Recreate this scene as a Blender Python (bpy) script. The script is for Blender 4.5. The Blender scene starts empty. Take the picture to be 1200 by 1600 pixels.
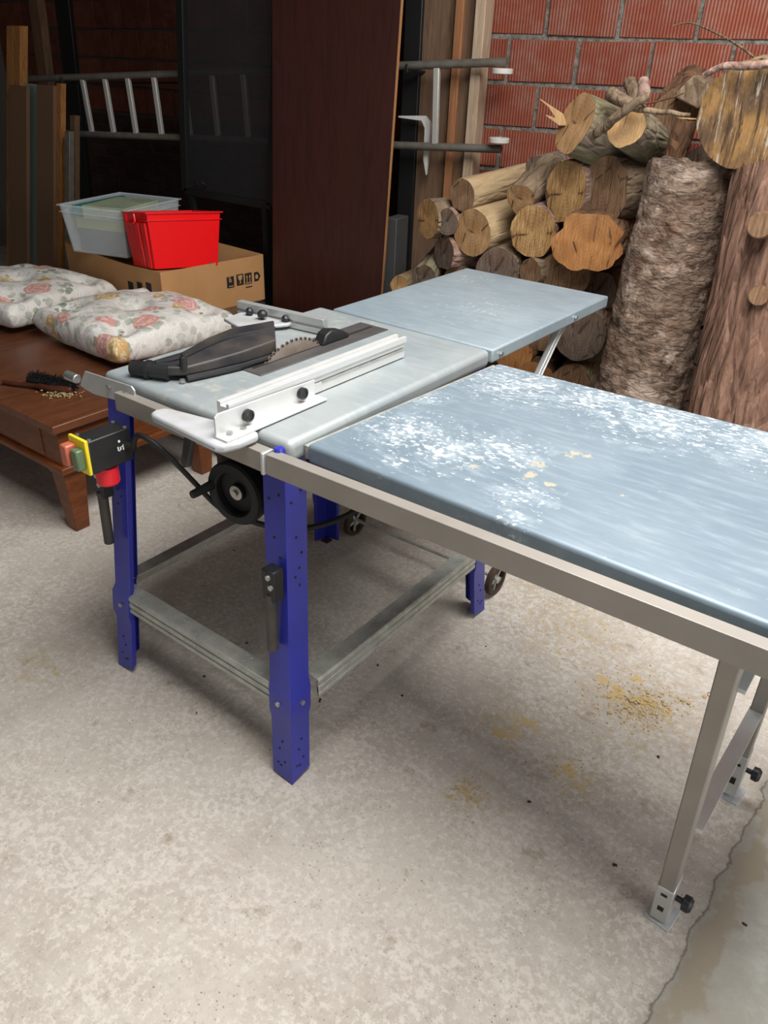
import bpy, bmesh, math, random
from mathutils import Vector, Matrix, noise
from math import radians as R, sin, cos, pi, sqrt
random.seed(7)
C = bpy.context.scene.collection
S = bpy.context.scene

# ------------------------------------------------------------------ camera
CAM = Vector((1.5005, -0.9483, 1.4762)); YAW, PITCH, ROLL, F = 0.6318, 0.5298, 0.0399, 1201.6
_fw = Vector((-sin(YAW)*cos(PITCH), cos(YAW)*cos(PITCH), -sin(PITCH)))
_r0 = Vector((cos(YAW), sin(YAW), 0)); _u0 = _r0.cross(_fw)
_r = _r0*cos(ROLL) + _u0*sin(ROLL); _u = -_r0*sin(ROLL) + _u0*cos(ROLL)
cd = bpy.data.cameras.new('camera'); cam = bpy.data.objects.new('camera', cd); C.objects.link(cam)
cd.sensor_fit = 'VERTICAL'; cd.sensor_height = 36; cd.lens = F/1600*36; cd.clip_start = .05
cam.matrix_world = Matrix(((_r.x, _u.x, -_fw.x, CAM.x), (_r.y, _u.y, -_fw.y, CAM.y), (_r.z, _u.z, -_fw.z, CAM.z), (0, 0, 0, 1)))
S.camera = cam
# ------------------------------------------------------------------ light
wd = bpy.data.worlds.new('world'); S.world = wd; wd.use_nodes = True
wd.node_tree.nodes['Background'].inputs[0].default_value = (.80, .88, 1, 1)
wd.node_tree.nodes['Background'].inputs[1].default_value = .07
def area(name, loc, target, sx, sy, power, col=(1, 1, 1)):
    l = bpy.data.lights.new(name, 'AREA'); l.shape = 'RECTANGLE'; l.size = sx; l.size_y = sy; l.energy = power; l.color = col
    o = bpy.data.objects.new(name, l); C.objects.link(o); o.location = loc
    o.rotation_euler = (Vector(target)-Vector(loc)).to_track_quat('-Z', 'Y').to_euler(); return o
area('skylight_daylight', (1.20, .35, 2.80), (1.20, .35, 0), 1.2, 2.2, 98, (1, .995, .985))
area('door_daylight', (4.15, .2, 1.35), (0, .9, .5), 2.8, 2.2, 74, (.97, .985, 1))
area('front_fill_light', (1.2, -4.0, 1.5), (.6, 1.0, .6), 3.0, 2.2, 14, (.96, .98, 1))  # weak fill lamp added behind the camera, not a real opening
S.view_settings.view_transform = 'Standard'; S.view_settings.look = 'None'; S.view_settings.gamma = 1
S.view_settings.exposure = 0.42; S.view_settings.use_curve_mapping = False

# ------------------------------------------------------------------ measuring helpers (photo point -> place in the room)
def ray(x, y): return _fw + _r*((x-600)/F) + _u*((800-y)/F)
def Z(x, y, z=0): d = ray(x, y); return CAM + d*((z-CAM.z)/d.z)
def U(x, y, u): d = ray(x, y); return CAM + d*((u-CAM.x)/d.x)
def V(x, y, v): d = ray(x, y); return CAM + d*((v-CAM.y)/d.y)
TH = .1525; WN = Vector((-sin(TH), cos(TH), 0)); WT = Vector((cos(TH), sin(TH), 0)); UP = Vector((0, 0, 1))
def PW(x, y, dist): d = ray(x, y); return CAM + d*(dist/d.dot(WN))
def depth(P): return (P-CAM).dot(_fw)

# ------------------------------------------------------------------ materials
def lin(h):
    h = h.lstrip('#'); v = [int(h[i:i+2], 16)/255 for i in (0, 2, 4)]
    return tuple(((c+.055)/1.055)**2.4 if c > .04045 else c/12.92 for c in v)+(1,)
class NT:
    def __init__(s, name, rough=.6, metal=0, spec=.5):
        s.m = bpy.data.materials.new(name); s.m.use_nodes = True; s.t = s.m.node_tree; s.b = s.t.nodes['Principled BSDF']
        s.b.inputs['Roughness'].default_value = rough; s.b.inputs['Metallic'].default_value = metal
        s.b.inputs['Specular IOR Level'].default_value = spec; s.co = None
    def n(s, typ, ins=None, **kw):
        n = s.t.nodes.new(typ)
        for k, v in kw.items(): setattr(n, k, v)
        for k, v in (ins or {}).items():
            if isinstance(v, bpy.types.NodeSocket): s.t.links.new(v, n.inputs[k])
            else: n.inputs[k].default_value = v
        return n
    def coord(s, kind='Object', scale=(1, 1, 1), loc=(0, 0, 0), rot=(0, 0, 0)):
        tc = s.n('ShaderNodeTexCoord'); return s.n('ShaderNodeMapping', {0: tc.outputs[kind], 'Scale': scale, 'Location': loc, 'Rotation': rot}).outputs[0]
    def noise(s, co, scale, detail=4, rough=.55, dist=0, out='Fac'):
        return s.n('ShaderNodeTexNoise', {'Vector': co, 'Scale': scale, 'Detail': detail, 'Roughness': rough, 'Distortion': dist}).outputs[out]
    def ramp(s, fac, stops, interp='LINEAR'):
        r = s.n('ShaderNodeValToRGB', {0: fac}); e = r.color_ramp.elements; r.color_ramp.interpolation = interp
        while len(e) < len(stops): e.new(.5)
        for i, (p, c) in enumerate(stops): e[i].position = p; e[i].color = c if not isinstance(c, (int, float)) else (c, c, c, 1)
        return r.outputs[0]
    def mix(s, fac, a, b, mode='MIX'):
        m = s.n('ShaderNodeMix', data_type='RGBA', blend_type=mode)
        for i, v in ((0, fac), (6, a), (7, b)):
            if isinstance(v, bpy.types.NodeSocket): s.t.links.new(v, m.inputs[i])
            else: m.inputs[i].default_value = v
        return m.outputs[2]
    def math(s, op, a, b=0, clamp=False):
        return s.n('ShaderNodeMath', {0: a, 1: b}, operation=op, use_clamp=clamp).outputs[0]
    def col(s, c): s.set('Base Color', c)
    def set(s, k, c):
        if isinstance(c, bpy.types.NodeSocket): s.t.links.new(c, s.b.inputs[k])
        else: s.b.inputs[k].default_value = c
    def bump(s, h, strength=.3, dist=.005):
        b = s.n('ShaderNodeBump', {'Height': h, 'Strength': strength, 'Distance': dist}); s.t.links.new(b.outputs[0], s.b.inputs['Normal'])

def mottled(name, base, dark, scale=20, rough=.6, metal=0, amount=.5, bump=.1, light=None, spec=.5):
    m = NT(name, rough, metal, spec); co = m.coord()
    n1 = m.noise(co, scale, 5); n2 = m.noise(co, scale*4.3, 4)
    f = m.ramp(n1, [(.35, 0), (.7, 1)])
    c = m.mix(m.math('MULTIPLY', f, amount), lin(base), lin(dark))
    if light: c = m.mix(m.ramp(n2, [(.62, 0), (.72, 1)]), c, lin(light))
    m.col(c); m.bump(n2, bump, .002); return m.m

def m_galv(base='#6d7c87', base2='#808e97'):      # zinc coated blue grey table sheet with scuffs
    m = NT('blue grey sheet metal', .42, .15, .45); co = m.coord()
    big = m.noise(co, 2.6, 5, .6); st = m.noise(m.coord(scale=(1, 6, 1)), 9, 6, .7)
    c = m.mix(m.ramp(big, [(.35, 0), (.68, 1)]), lin(base), lin(base2))
    c = m.mix(m.math('MULTIPLY', m.ramp(st, [(.5, 0), (.75, 1)]), .2), c, lin('#c0c6c7'))
    c = m.mix(m.ramp(m.noise(co, 45, 5, .7), [(.68, 0), (.74, 1)]), c, lin('#6f7c84'))
    m.col(c); m.set('Roughness', m.ramp(st, [(.3, .36), (.7, .55)])); m.bump(m.noise(co, 60, 3), .05, .001); return m
def patch(m, pts, rad, base, lo, hi, scale, colr, stretch=(1, 1, 1), gain=.22):
    """worn marks that stay where they are on the sheet: noise cut out around given spots"""
    co = m.coord(); mask = None
    for p in pts:
        d = m.n('ShaderNodeVectorMath', {0: co, 1: p[:3]}, operation='SUBTRACT').outputs[0]
        l = m.n('ShaderNodeVectorMath', {0: d}, operation='LENGTH').outputs['Value']
        f = m.math('SUBTRACT', 1, m.math('DIVIDE', l, p[3] if len(p) > 3 else rad), True)
        mask = f if mask is None else m.math('MAXIMUM', mask, f)
    nn = m.noise(m.coord(scale=stretch), scale, 7, .68)
    v = m.math('ADD', nn, m.math('MULTIPLY', m.math('POWER', mask, .5), gain))
    return m.mix(m.ramp(v, [(lo, 0), (hi, 1)]), base, colr)
def cur(m): return m.b.inputs['Base Color'].links[0].from_socket

def m_wood(name, a, b, scale=(1, 1, 1), rough=.45, ring=30, spec=.4):
    m = NT(name, rough, 0, spec); co = m.coord(scale=scale)
    n1 = m.noise(co, 6, 6, .6, 1.2); n2 = m.noise(co, 40, 4, .6)
    c = m.mix(m.ramp(n1, [(.3, 0), (.7, 1)]), lin(a), lin(b)); c = m.mix(m.math('MULTIPLY', m.ramp(n2, [(.5, 0), (.7, 1)]), .4), c, lin(b))
    m.col(c); m.bump(n2, .08, .002); return m.m
def m_plain(name, c, rough=.5, metal=0, spec=.5):
    m = NT(name, rough, metal, spec); co = m.coord(); n = m.noise(co, 30, 4)
    h = lin(c); d = tuple(x*.8 for x in h[:3])+(1,)
    m.col(m.mix(m.math('MULTIPLY', n, .6), h, d)); m.bump(n, .04, .001); return m.m

def m_bark(name, a, b, c_, scale=(1, 1, .35), moss=0, bs=.9, vor=.35):
    m = NT(name, .9, 0, .2); co = m.coord(scale=scale)
    n1 = m.noise(co, 22, 8, .65, .6); n2 = m.noise(co, 8, 5, .6); v = m.n('ShaderNodeTexVoronoi', {'Vector': co, 'Scale': 30}, feature='DISTANCE_TO_EDGE').outputs[0]
    c = m.mix(m.ramp(n1, [(.35, 0), (.62, 1)]), lin(a), lin(b)); c = m.mix(m.ramp(n2, [(.5, 0), (.72, 1)]), c, lin(c_))
    if moss: c = m.mix(m.math('MULTIPLY', m.ramp(m.noise(m.coord(), 7, 4), [(.45, 0), (.6, 1)]), moss), c, lin('#6d7446'))
    m.col(c); m.bump(m.math('ADD', n1, m.math('MULTIPLY', m.ramp(v, [(0, 0), (.2, 1)]), vor)), bs, .02); return m.m
def m_cut(name, a, b, dark, saw=0, ang=0, crack=False):
    m = NT(name, .8, 0, .2); co = m.coord()
    sep = m.n('ShaderNodeSeparateXYZ', {0: co}); x, y = sep.outputs[0], sep.outputs[1]
    d = m.n('ShaderNodeVectorMath', {0: m.n('ShaderNodeCombineXYZ', {0: x, 1: y}).outputs[0]}, operation='LENGTH').outputs['Value']
    nz = m.noise(co, 14, 4)
    rg = m.math('SINE', m.math('MULTIPLY', m.math('ADD', d, m.math('MULTIPLY', nz, .03)), 520))
    st = m.noise(m.coord(scale=(22, 1.6, 1), rot=(0, 0, ang)), 9, 5, .65)
    c = m.mix(m.ramp(nz, [(.35, 0), (.65, 1)]), lin(a), lin(b)); c = m.mix(m.math('MULTIPLY', m.ramp(rg, [(.3, 0), (1, 1)]), .22), c, lin(dark))
    c = m.mix(m.math('MULTIPLY', m.ramp(st, [(.42, 0), (.62, 1)]), .5+saw*.35), c, lin(dark))
    crk = m.n('ShaderNodeTexVoronoi', {'Vector': m.coord(scale=(1, .45, 1), loc=(ang, .02, 0)), 'Scale': 11}, feature='DISTANCE_TO_EDGE').outputs[0]
    c = m.mix(m.math('MULTIPLY', m.math('MULTIPLY', m.ramp(crk, [(.008, 1), (.03, 0)]), m.ramp(m.noise(co, 13, 3), [(.48, 0), (.55, 1)])), .8), c, lin('#2c211a'))
    c = m.mix(m.math('MULTIPLY', m.ramp(m.noise(co, 5, 3), [(.5, 0), (.7, 1)]), .4), c, lin('#6b4f38'))
    m.col(c); m.bump(m.math('ADD', st, m.math('MULTIPLY', rg, .05)), .35+saw*.5, .004); return m.m

MT = {}
g = m_galv('#8c9496', '#a3a7a5')
c = patch(g, [(.25, .1, 0, .2), (.42, .35, 0, .15), (.1, .62, 0, .25)], .2, cur(g), .70, .90, 26, lin('#b5b1a5')); g.col(c); MT['top_main'] = g.m
g = m_galv()   # local origin of the right hand sheet is its near left corner
WORN = [(.10, .18, 0, .17), (.22, .16, 0, .16), (.30, .22, 0, .13), (.18, .05, 0, .05), (.12, .57, 0, .22), (.30, .6, 0, .2), (.46, .58, 0, .24), (.66, .6, 0, .22), (.45, .02, 0, .06), (.02, .35, 0, .08), (.42, .09, 0, .09)]
c = patch(g, WORN, .2, cur(g), .64, .88, 15, lin('#98a5ac'), (1, 1.6, 1)); c = patch(g, WORN, .2, c, .715, .79, 62, lin('#c6cdcf'), (1, 1.5, 1)); c = patch(g, WORN[:7], .2, c, .745, .79, 26, lin('#c9cfd0'), (1, 1.5, 1))
c = patch(g, [(.395, .175, 0, .03), (.44, .16, 0, .025), (.41, .30, 0, .035), (.30, .14, 0, .02), (.37, .22, 0, .02)], .03, c, .66, .69, 30, lin('#aaa391')); g.col(c); MT['top_right'] = g.m
g = m_galv('#84929a', '#99a5aa'); c = patch(g, [(.3, .3, 0, .3), (.1, .6, 0, .2)], .2, cur(g), .76, .84, 30, lin('#bcc5c8'), (3, 1, 1)); g.col(c); MT['top_rear'] = g.m
MT['alu'] = mottled('brushed aluminium', '#c9cac8', '#a9aaa6', 14, .38, .55, .5, .04)
MT['alu_warm'] = mottled('satin grey rail', '#9b948b', '#837e76', 8, .45, .35, .5, .04)
MT['alu_white'] = mottled('bright anodised aluminium', '#d2d2cf', '#b8b8b4', 12, .35, .3, .4, .03)
MT['cast_white'] = mottled('white cast metal dusty', '#b6b8bc', '#9a958a', 14, .6, .1, .7, .15)
MT['zinc'] = mottled('zinc plated steel', '#b6b7ae', '#85857b', 26, .5, .4, .6, .15, '#cfd0c9')
MT['blue'] = mottled('blue enamel', '#2a2f96', '#23277a', 9, .36, 0, .5, .03, None, .6)
MT['blue2'] = MT['blue']
MT['black'] = mottled('black plastic', '#1b1b1d', '#2b2a28', 18, .45, 0, .6, .08)
MT['blackdust'] = mottled('dusty black plastic', '#232427', '#5a4f45', 10, .5, 0, .55, .12)
MT['rubber'] = m_plain('black rubber', '#141414', .6)
MT['steel'] = mottled('plain steel', '#b9b9b6', '#8a8884', 30, .3, .8, .5, .05)
MT['dark_steel'] = mottled('dark blade insert', '#5d5a58', '#474341', 20, .5, .4, .5, .08)
MT['blade'] = mottled('saw blade steel', '#b5aaa0', '#8a6f5c', 12, .35, .6, .7, .05)
MT['rust'] = mottled('rusty motor housing', '#2f2520', '#5c4330', 18, .8, .1, .7, .3)
MT['red'] = m_plain('red plastic', '#f2060e', .35)
MT['redbtn'] = m_plain('red button', '#d81c2c', .4)
MT['yellow'] = m_plain('yellow plate', '#e6cf2c', .45)
MT['green'] = m_plain('green button', '#5d7052', .3)
MT['orange'] = m_plain('orange red button', '#b8634b', .3)
MT['white'] = m_plain('white print', '#e8e8e4', .6)
MT['ink'] = m_plain('black print', '#1a1715', .8)
MT['card'] = mottled('brown cardboard', '#bd8d5c', '#ab7d4c', 6, .85, 0, .6, .1)
MT['tape'] = m_plain('blue grey tape', '#5c6c78', .4)
MT['table_wood'] = m_wood('stained coffee table wood', '#784830', '#5c3620', (6, .8, 6), .34)
MT['table_side'] = m_wood('stained table side', '#7c431f', '#552c12', (1, 1, 5), .4)
MT['table_dust'] = m_wood('dusty brown table top', '#80674f', '#5f4a38', (1, 4, 1), .7)
MT['board'] = m_wood('dark red stained board', '#3b1c15', '#2d1510', (6, 6, .7), .36)
MT['board_edge'] = m_wood('raw board edge', '#b98354', '#9a6a40', (8, 8, 1), .7)
MT['pine'] = m_wood('pine stud', '#a8753f', '#7c5029', (10, 10, .8), .6)
MT['pine_dark'] = m_wood('old brown beam', '#6e5138', '#4c3726', (10, 10, .8), .8)
MT['post_orange'] = m_wood('orange stained post face', '#a4704a', '#7d5234', (9, 9, .7), .7)
MT['post_pale'] = m_wood('pale weathered board', '#c0aa92', '#9a8168', (9, 9, .7), .8)
MT['post_brown'] = m_wood('brown weathered board', '#7b5f48', '#5a4434', (9, 9, .7), .85)
MT['mdf'] = m_plain('brown fibreboard', '#6b4f38', .75)
MT['mirror'] = m_plain('mirror glass painted reflection', '#9fb0a8', .12, .35)  # pale grey-green base colour stands in for the reflection
MT['ladder'] = mottled('dull aluminium ladder', '#817c72', '#5d5850', 20, .5, .5, .6, .1)
MT['rung'] = m_plain('pale ladder rung', '#b9b6ae', .45, .3)
MT['wheelwhite'] = m_plain('white plastic cap', '#cfccc4', .5)
MT['iron'] = m_plain('black painted metal', '#161616', .5)
MT['greybox'] = m_plain('dark grey sheet', '#4a4a48', .6)
MT['brush'] = m_plain('black bristle', '#131110', .9)
MT['brushwood'] = m_wood('dark brush wood', '#59301f', '#3d2015', (1, 8, 8), .4)
MT['sawdust'] = mottled('sawdust', '#c2aa7c', '#a58c60', 60, .95, 0, .6, .4)
MT['debris'] = m_plain('dark wood chip', '#3f3029', .9)
MT['teal'] = m_plain('teal plastic', '#1d8f86', .4)
MT['book'] = mottled('printed cover', '#b9c3a0', '#8fa08a', 9, .5, 0, .9, .02, '#c46a8a')
MT['lime'] = m_plain('yellow green card box', '#a9b548', .6)
MT['cloth'] = m_plain('pale cloth scrap', '#b7aa93', .9)
MT['copper'] = m_plain('rubber band brown', '#8d5d48', .6)

def clear_mat():
    m = NT('frosted clear plastic', .3); m.col((.82, .88, .9, 1)); m.set('Alpha', .26); m.b.inputs['Transmission Weight'].default_value = 0; return m.m
MT['clear'] = clear_mat()
def mesh_mat():
    m = NT('dark insect mesh', .7); m.col(lin('#2c2c2e')); m.set('Alpha', .45); return m.m
MT['mesh'] = mesh_mat()

def concrete():
    m = NT('concrete floor', .85, 0, .25); co = m.coord()
    a = m.noise(co, 1.6, 6, .6); b = m.noise(co, 16, 6, .7); s = m.noise(co, 85, 5, .75); vv = m.n('ShaderNodeTexVoronoi', {'Vector': co, 'Scale': 75}).outputs['Distance']
    c = m.mix(m.ramp(a, [(.35, 0), (.68, 1)]), lin('#aaa094'), lin('#c3b9ad')); c = m.mix(m.math('MULTIPLY', m.ramp(b, [(.4, 0), (.65, 1)]), .55), c, lin('#cdc6bb'))
    c = m.mix(m.math('MULTIPLY', m.ramp(s, [(.34, 1), (.46, 0)]), .4), c, lin('#8b7f71'))
    c = m.mix(m.math('MULTIPLY', m.math('MULTIPLY', m.ramp(vv, [(.10, 1), (.16, 0)]), m.ramp(m.noise(co, 7, 4), [(.42, 0), (.6, 1)])), .75), c, lin('#6b5f52'))
    c = m.mix(m.math('MULTIPLY', m.ramp(m.math('MULTIPLY', m.noise(co, 60, 6, .75), m.ramp(m.noise(co, 5, 4), [(.3, .88), (.7, 1.12)])), [(.50, 0), (.58, 1)]), .5), c, lin('#ddd5ca'))
    # sawdust lying on the concrete
    pts = [tuple(Z(1000, 1100))[:3]+(.30,), tuple(Z(900, 980))[:3]+(.30,), tuple(Z(740, 1240))[:3]+(.12,), tuple(Z(900, 1210))[:3]+(.14,), tuple(Z(790, 1130))[:3]+(.16,), tuple(Z(60, 1040))[:3]+(.16,), tuple(Z(850, 900))[:3]+(.25,)]
    c = patch(m, pts, .2, c, .66, .86, 34, lin('#b39f7b'))
    core = [tuple(Z(*q))[:3]+(rr,) for q, rr in (((965, 1085), .05), ((1005, 1098), .055), ((1038, 1118), .04), ((940, 1062), .03), ((990, 1060), .04), ((722, 1238), .026), ((885, 1205), .045), ((900, 1225), .035), ((820, 1130), .05), ((790, 1150), .05))]
    c = patch(m, core, .05, c, .70, .78, 26, lin('#c2a97a'), gain=.32)
    # second slab beyond the crack, smoother and greyer
    P, Q = Z(1010, 1600), Z(1195, 1235); dx, dy = (Q.x-P.x), (Q.y-P.y); L = sqrt(dx*dx+dy*dy); nx, ny = dy/L, -dx/L; k = nx*P.x+ny*P.y
    sep = m.n('ShaderNodeSeparateXYZ', {0: co})
    ds = m.math('SUBTRACT', m.math('ADD', m.math('MULTIPLY', sep.outputs[0], nx), m.math('MULTIPLY', sep.outputs[1], ny)), k)
    ds = m.math('ADD', ds, m.math('MULTIPLY', m.math('SUBTRACT', m.noise(co, 9, 6, .6), .5), .06))
    c = m.mix(m.ramp(ds, [(0, 0), (.004, 1)]), c, m.mix(m.ramp(a, [(.42, 0), (.56, 1)]), lin('#a09a8e'), m.mix(m.ramp(b, [(.45, 0), (.6, 1)]), lin('#a9a89f'), lin('#bdbcb4'))))
    bd = m.math('SUBTRACT', 1, m.math('DIVIDE', m.math('ABSOLUTE', m.math('SUBTRACT', ds, .035)), .05), True)
    c = m.mix(m.math('MULTIPLY', m.ramp(m.math('ADD', m.noise(co, 11, 6, .65), m.math('MULTIPLY', bd, .3)), [(.62, 0), (.7, 1)]), .7), c, lin('#988b76'))
    ad = m.math('ABSOLUTE', ds)
    c = m.mix(m.math('MULTIPLY', m.ramp(ad, [(0, 1), (.03, 0)]), .45), c, lin('#8f897e'))
    c = m.mix(m.math('MULTIPLY', m.ramp(ad, [(.0006, 1), (.0022, 0)]), .7), c, lin('#4d463d'))
    m.col(c); m.bump(m.math('ADD', m.math('MULTIPLY', b, .6), m.math('MULTIPLY', s, .5)), .35, .004); return m.m
MT['concrete'] = concrete()

def brick_mat(name, cols, rib=True, dust='#b9a79c'):
    m = NT(name, .85, 0, .2); co = m.coord()
    gi = m.n('ShaderNodeNewGeometry').outputs['Random Per Island']
    c = m.ramp(gi, [(0, lin(cols[0])), (.5, lin(cols[1])), (1, lin(cols[2]))])
    n1 = m.noise(co, 9, 6, .65)
    c = m.mix(m.math('MULTIPLY', m.ramp(n1, [(.45, 0), (.75, 1)]), .4), c, lin(dust))
    if rib:
        sep = m.n('ShaderNodeSeparateXYZ', {0: co})
        w = m.math('SINE', m.math('ADD', m.math('MULTIPLY', sep.outputs[0], 2*pi/.0125), m.math('MULTIPLY', gi, 40)))
        gr = m.ramp(w, [(-.0, 0), (.25, 1)])
        c = m.mix(m.math('MULTIPLY', m.math('SUBTRACT', 1, gr), .7), c, lin('#54261c'))
        m.bump(m.math('ADD', gr, m.math('MULTIPLY', n1, .4)), .9, .004)
    else: m.bump(n1, .5, .006)
    m.col(c); return m.m
MT['brick'] = brick_mat('ribbed red brick', ('#985340', '#a65f4a', '#8c4a38'))
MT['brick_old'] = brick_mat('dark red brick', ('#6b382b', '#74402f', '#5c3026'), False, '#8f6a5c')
MT['brick_low'] = brick_mat('small dark brown brick', ('#3d2b25', '#4a3129', '#33251f'), False, '#5d5049')  # dark brown tones, darker than the courses above
def mortar():
    m = NT('grey mortar', .95, 0, .15); co = m.coord(); n = m.noise(co, 40, 6, .7)
    m.col(m.mix(m.ramp(n, [(.35, 0), (.65, 1)]), lin('#6b665e'), lin('#aaa499'))); m.bump(n, 1, .03); return m.m
MT['mortar'] = mortar()
MT['mortar_dark'] = m_plain('dark grey mortar', '#4b4640', .95)  # darker mortar colour behind the bay bricks
MT['plaster'] = mottled('old grey plaster', '#6a655d', '#565149', 3, .9)
MT['ceil'] = m_wood('dark ceiling boards', '#4a3b2e', '#372b21', (1, 8, 1), .9)

def floral(seed):
    m = NT('floral cotton', .85, 0, .2); co = m.coord(loc=(seed, seed*1.7, 0))
    wob = m.n('ShaderNodeVectorMath', {0: co, 1: m.n('ShaderNodeVectorMath', {0: m.noise(co, 14, 3, .6, 0, 'Color'), 1: (.035, .035, .035)}, operation='MULTIPLY').outputs[0]}, operation='ADD').outputs[0]
    fl = m.n('ShaderNodeTexVoronoi', {'Vector': wob, 'Scale': 7.0, 'Randomness': 1.0}); lf = m.n('ShaderNodeTexVoronoi', {'Vector': wob, 'Scale': 24})
    c = m.mix(m.ramp(m.noise(co, 9, 5), [(.35, 0), (.65, 1)]), lin('#e0dad2'), lin('#eeeae2'))
    # leaves ring the flowers
    nearf = m.ramp(fl.outputs['Distance'], [(.30, 1), (.62, 0)])
    lfm = m.math('MULTIPLY', m.ramp(lf.outputs['Distance'], [(.40, 1), (.46, 0)]), m.ramp(m.noise(co, 12, 3), [(.38, 0), (.44, 1)]))
    lv = m.mix(m.ramp(m.noise(co, 40, 2), [(.4, 0), (.6, 1)]), lin('#6f8068'), lin('#98a28a'))
    c = m.mix(m.math('MULTIPLY', lfm, m.math('ADD', m.math('MULTIPLY', nearf, .6), .3)), c, lv)
    vein = m.ramp(m.noise(co, 50, 4, .7, 1.5), [(.50, 0), (.52, 1), (.55, 0)])
    c = m.mix(m.math('MULTIPLY', vein, .35), c, lin('#7d837e'))
    sp = m.n('ShaderNodeSeparateColor', {0: fl.outputs['Color']}).outputs[0]
    petal = m.math('SINE', m.math('MULTIPLY', m.math('ADD', fl.outputs['Distance'], m.math('MULTIPLY', m.noise(co, 30, 4, .6, .8), .5)), 40))
    pk = m.mix(m.ramp(petal, [(.1, 0), (.8, 1)]), lin('#d3968b'), lin('#e9c3b8')); yl = m.mix(m.ramp(petal, [(.1, 0), (.8, 1)]), lin('#d2a86b'), lin('#ecdab0'))
    fc = m.mix(m.ramp(sp, [(.60, 0), (.62, 1)]), pk, yl)
    fm = m.math('MULTIPLY', m.ramp(m.math('ADD', fl.outputs['Distance'], m.math('MULTIPLY', m.noise(co, 30, 3), .2)), [(.44, 1), (.50, 0)]), m.ramp(sp, [(.18, 0), (.2, 1)]))
    c = m.mix(m.math('MULTIPLY', fm, .95), c, fc)
    m.col(c); m.bump(m.noise(m.coord(scale=(1, 2.2, 1)), 11, 4, .5, 1.0), .5, .02); return m.m

# ------------------------------------------------------------------ mesh helpers
class MB:
    def __init__(s): s.v = []; s.f = []
    def add(s, vs, fs): k = len(s.v); s.v += [Vector(v) for v in vs]; s.f += [tuple(i+k for i in f) for f in fs]; return s
    def hexa(s, a): return s.add(a, [(0, 3, 2, 1), (4, 5, 6, 7), (0, 1, 5, 4), (1, 2, 6, 5), (2, 3, 7, 6), (3, 0, 4, 7)])  # a: 4 bottom, 4 top
    def box(s, lo, hi):
        x0, y0, z0 = lo; x1, y1, z1 = hi
        return s.hexa([(x0, y0, z0), (x1, y0, z0), (x1, y1, z0), (x0, y1, z0), (x0, y0, z1), (x1, y0, z1), (x1, y1, z1), (x0, y1, z1)])
    def bar(s, p, q, w, h, up=UP):   # box beam from p to q, w across, h along up
        p, q = Vector(p), Vector(q); d = (q-p).normalized(); a = d.cross(Vector(up)).normalized()*w/2; b = a.normalized().cross(d).normalized()*h/2
        return s.hexa([p-a-b, p+a-b, q+a-b, q-a-b, p-a+b, p+a+b, q+a+b, q-a+b])
    def tube(s, pts, r, n=12, caps=True):
        pts = [Vector(p) for p in pts]; rs = r if isinstance(r, (list, tuple)) else [r]*len(pts); rings = []; prev = None
        k0 = len(s.v)
        for i, p in enumerate(pts):
            d = (pts[min(i+1, len(pts)-1)]-pts[max(i-1, 0)]).normalized()
            if prev is None: a = d.orthogonal().normalized()
            else: a = (prev - d*prev.dot(d)).normalized()
            prev = a; b = d.cross(a)
            s.v += [p+(a*cos(2*pi*j/n)+b*sin(2*pi*j/n))*rs[i] for j in range(n)]
        for i in range(len(pts)-1):
            for j in range(n): s.f.append((k0+i*n+j, k0+i*n+(j+1) % n, k0+(i+1)*n+(j+1) % n, k0+(i+1)*n+j))
        if caps: s.f.append(tuple(k0+j for j in reversed(range(n)))); s.f.append(tuple(k0+(len(pts)-1)*n+j for j in range(n)))
        return s
    def prism(s, pts, off):          # polygon swept by off
        pts = [Vector(p) for p in pts]; off = Vector(off); n = len(pts)
        return s.add(pts+[p+off for p in pts], [tuple(reversed(range(n))), tuple(range(n, 2*n))]+[(i, (i+1) % n, (i+1) % n+n, i+n) for i in range(n)])
    def build(s, name, mat, parent=None, bevel=0, smooth=35, loc=None, seg=2, subsurf=0):
        me = bpy.data.meshes.new(name); o = Vector(loc) if loc is not None else Vector((0, 0, 0))
        me.from_pydata([tuple(v-o) for v in s.v], [], s.f); me.validate()
        bm = bmesh.new(); bm.from_mesh(me); bmesh.ops.recalc_face_normals(bm, faces=bm.faces); bm.to_mesh(me); bm.free()
        me.materials.append(MT[mat] if isinstance(mat, str) else mat)
        me.shade_smooth(); me.set_sharp_from_angle(angle=R(smooth))
        ob = bpy.data.objects.new(name, me); C.objects.link(ob)
        if parent is not None:
            ob.parent = parent; base = parent.get('_w', None); pw = Vector(base) if base is not None else Vector((0, 0, 0))
            ob.location = o-pw; ob['_w'] = tuple(o)
        else: ob.location = o; ob['_w'] = tuple(o)
        if bevel: b = ob.modifiers.new('bevel', 'BEVEL'); b.width = bevel; b.segments = seg; b.limit_method = 'ANGLE'; b.angle_limit = R(40)
        if subsurf: b = ob.modifiers.new('sub', 'SUBSURF'); b.levels = b.render_levels = subsurf
        return ob
def ringpts(c, nrm, r, n=40):
    a = nrm.orthogonal().normalized(); b_ = nrm.cross(a); return [c+(a*cos(2*pi*i/n)+b_*sin(2*pi*i/n))*r for i in range(n)]
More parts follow.
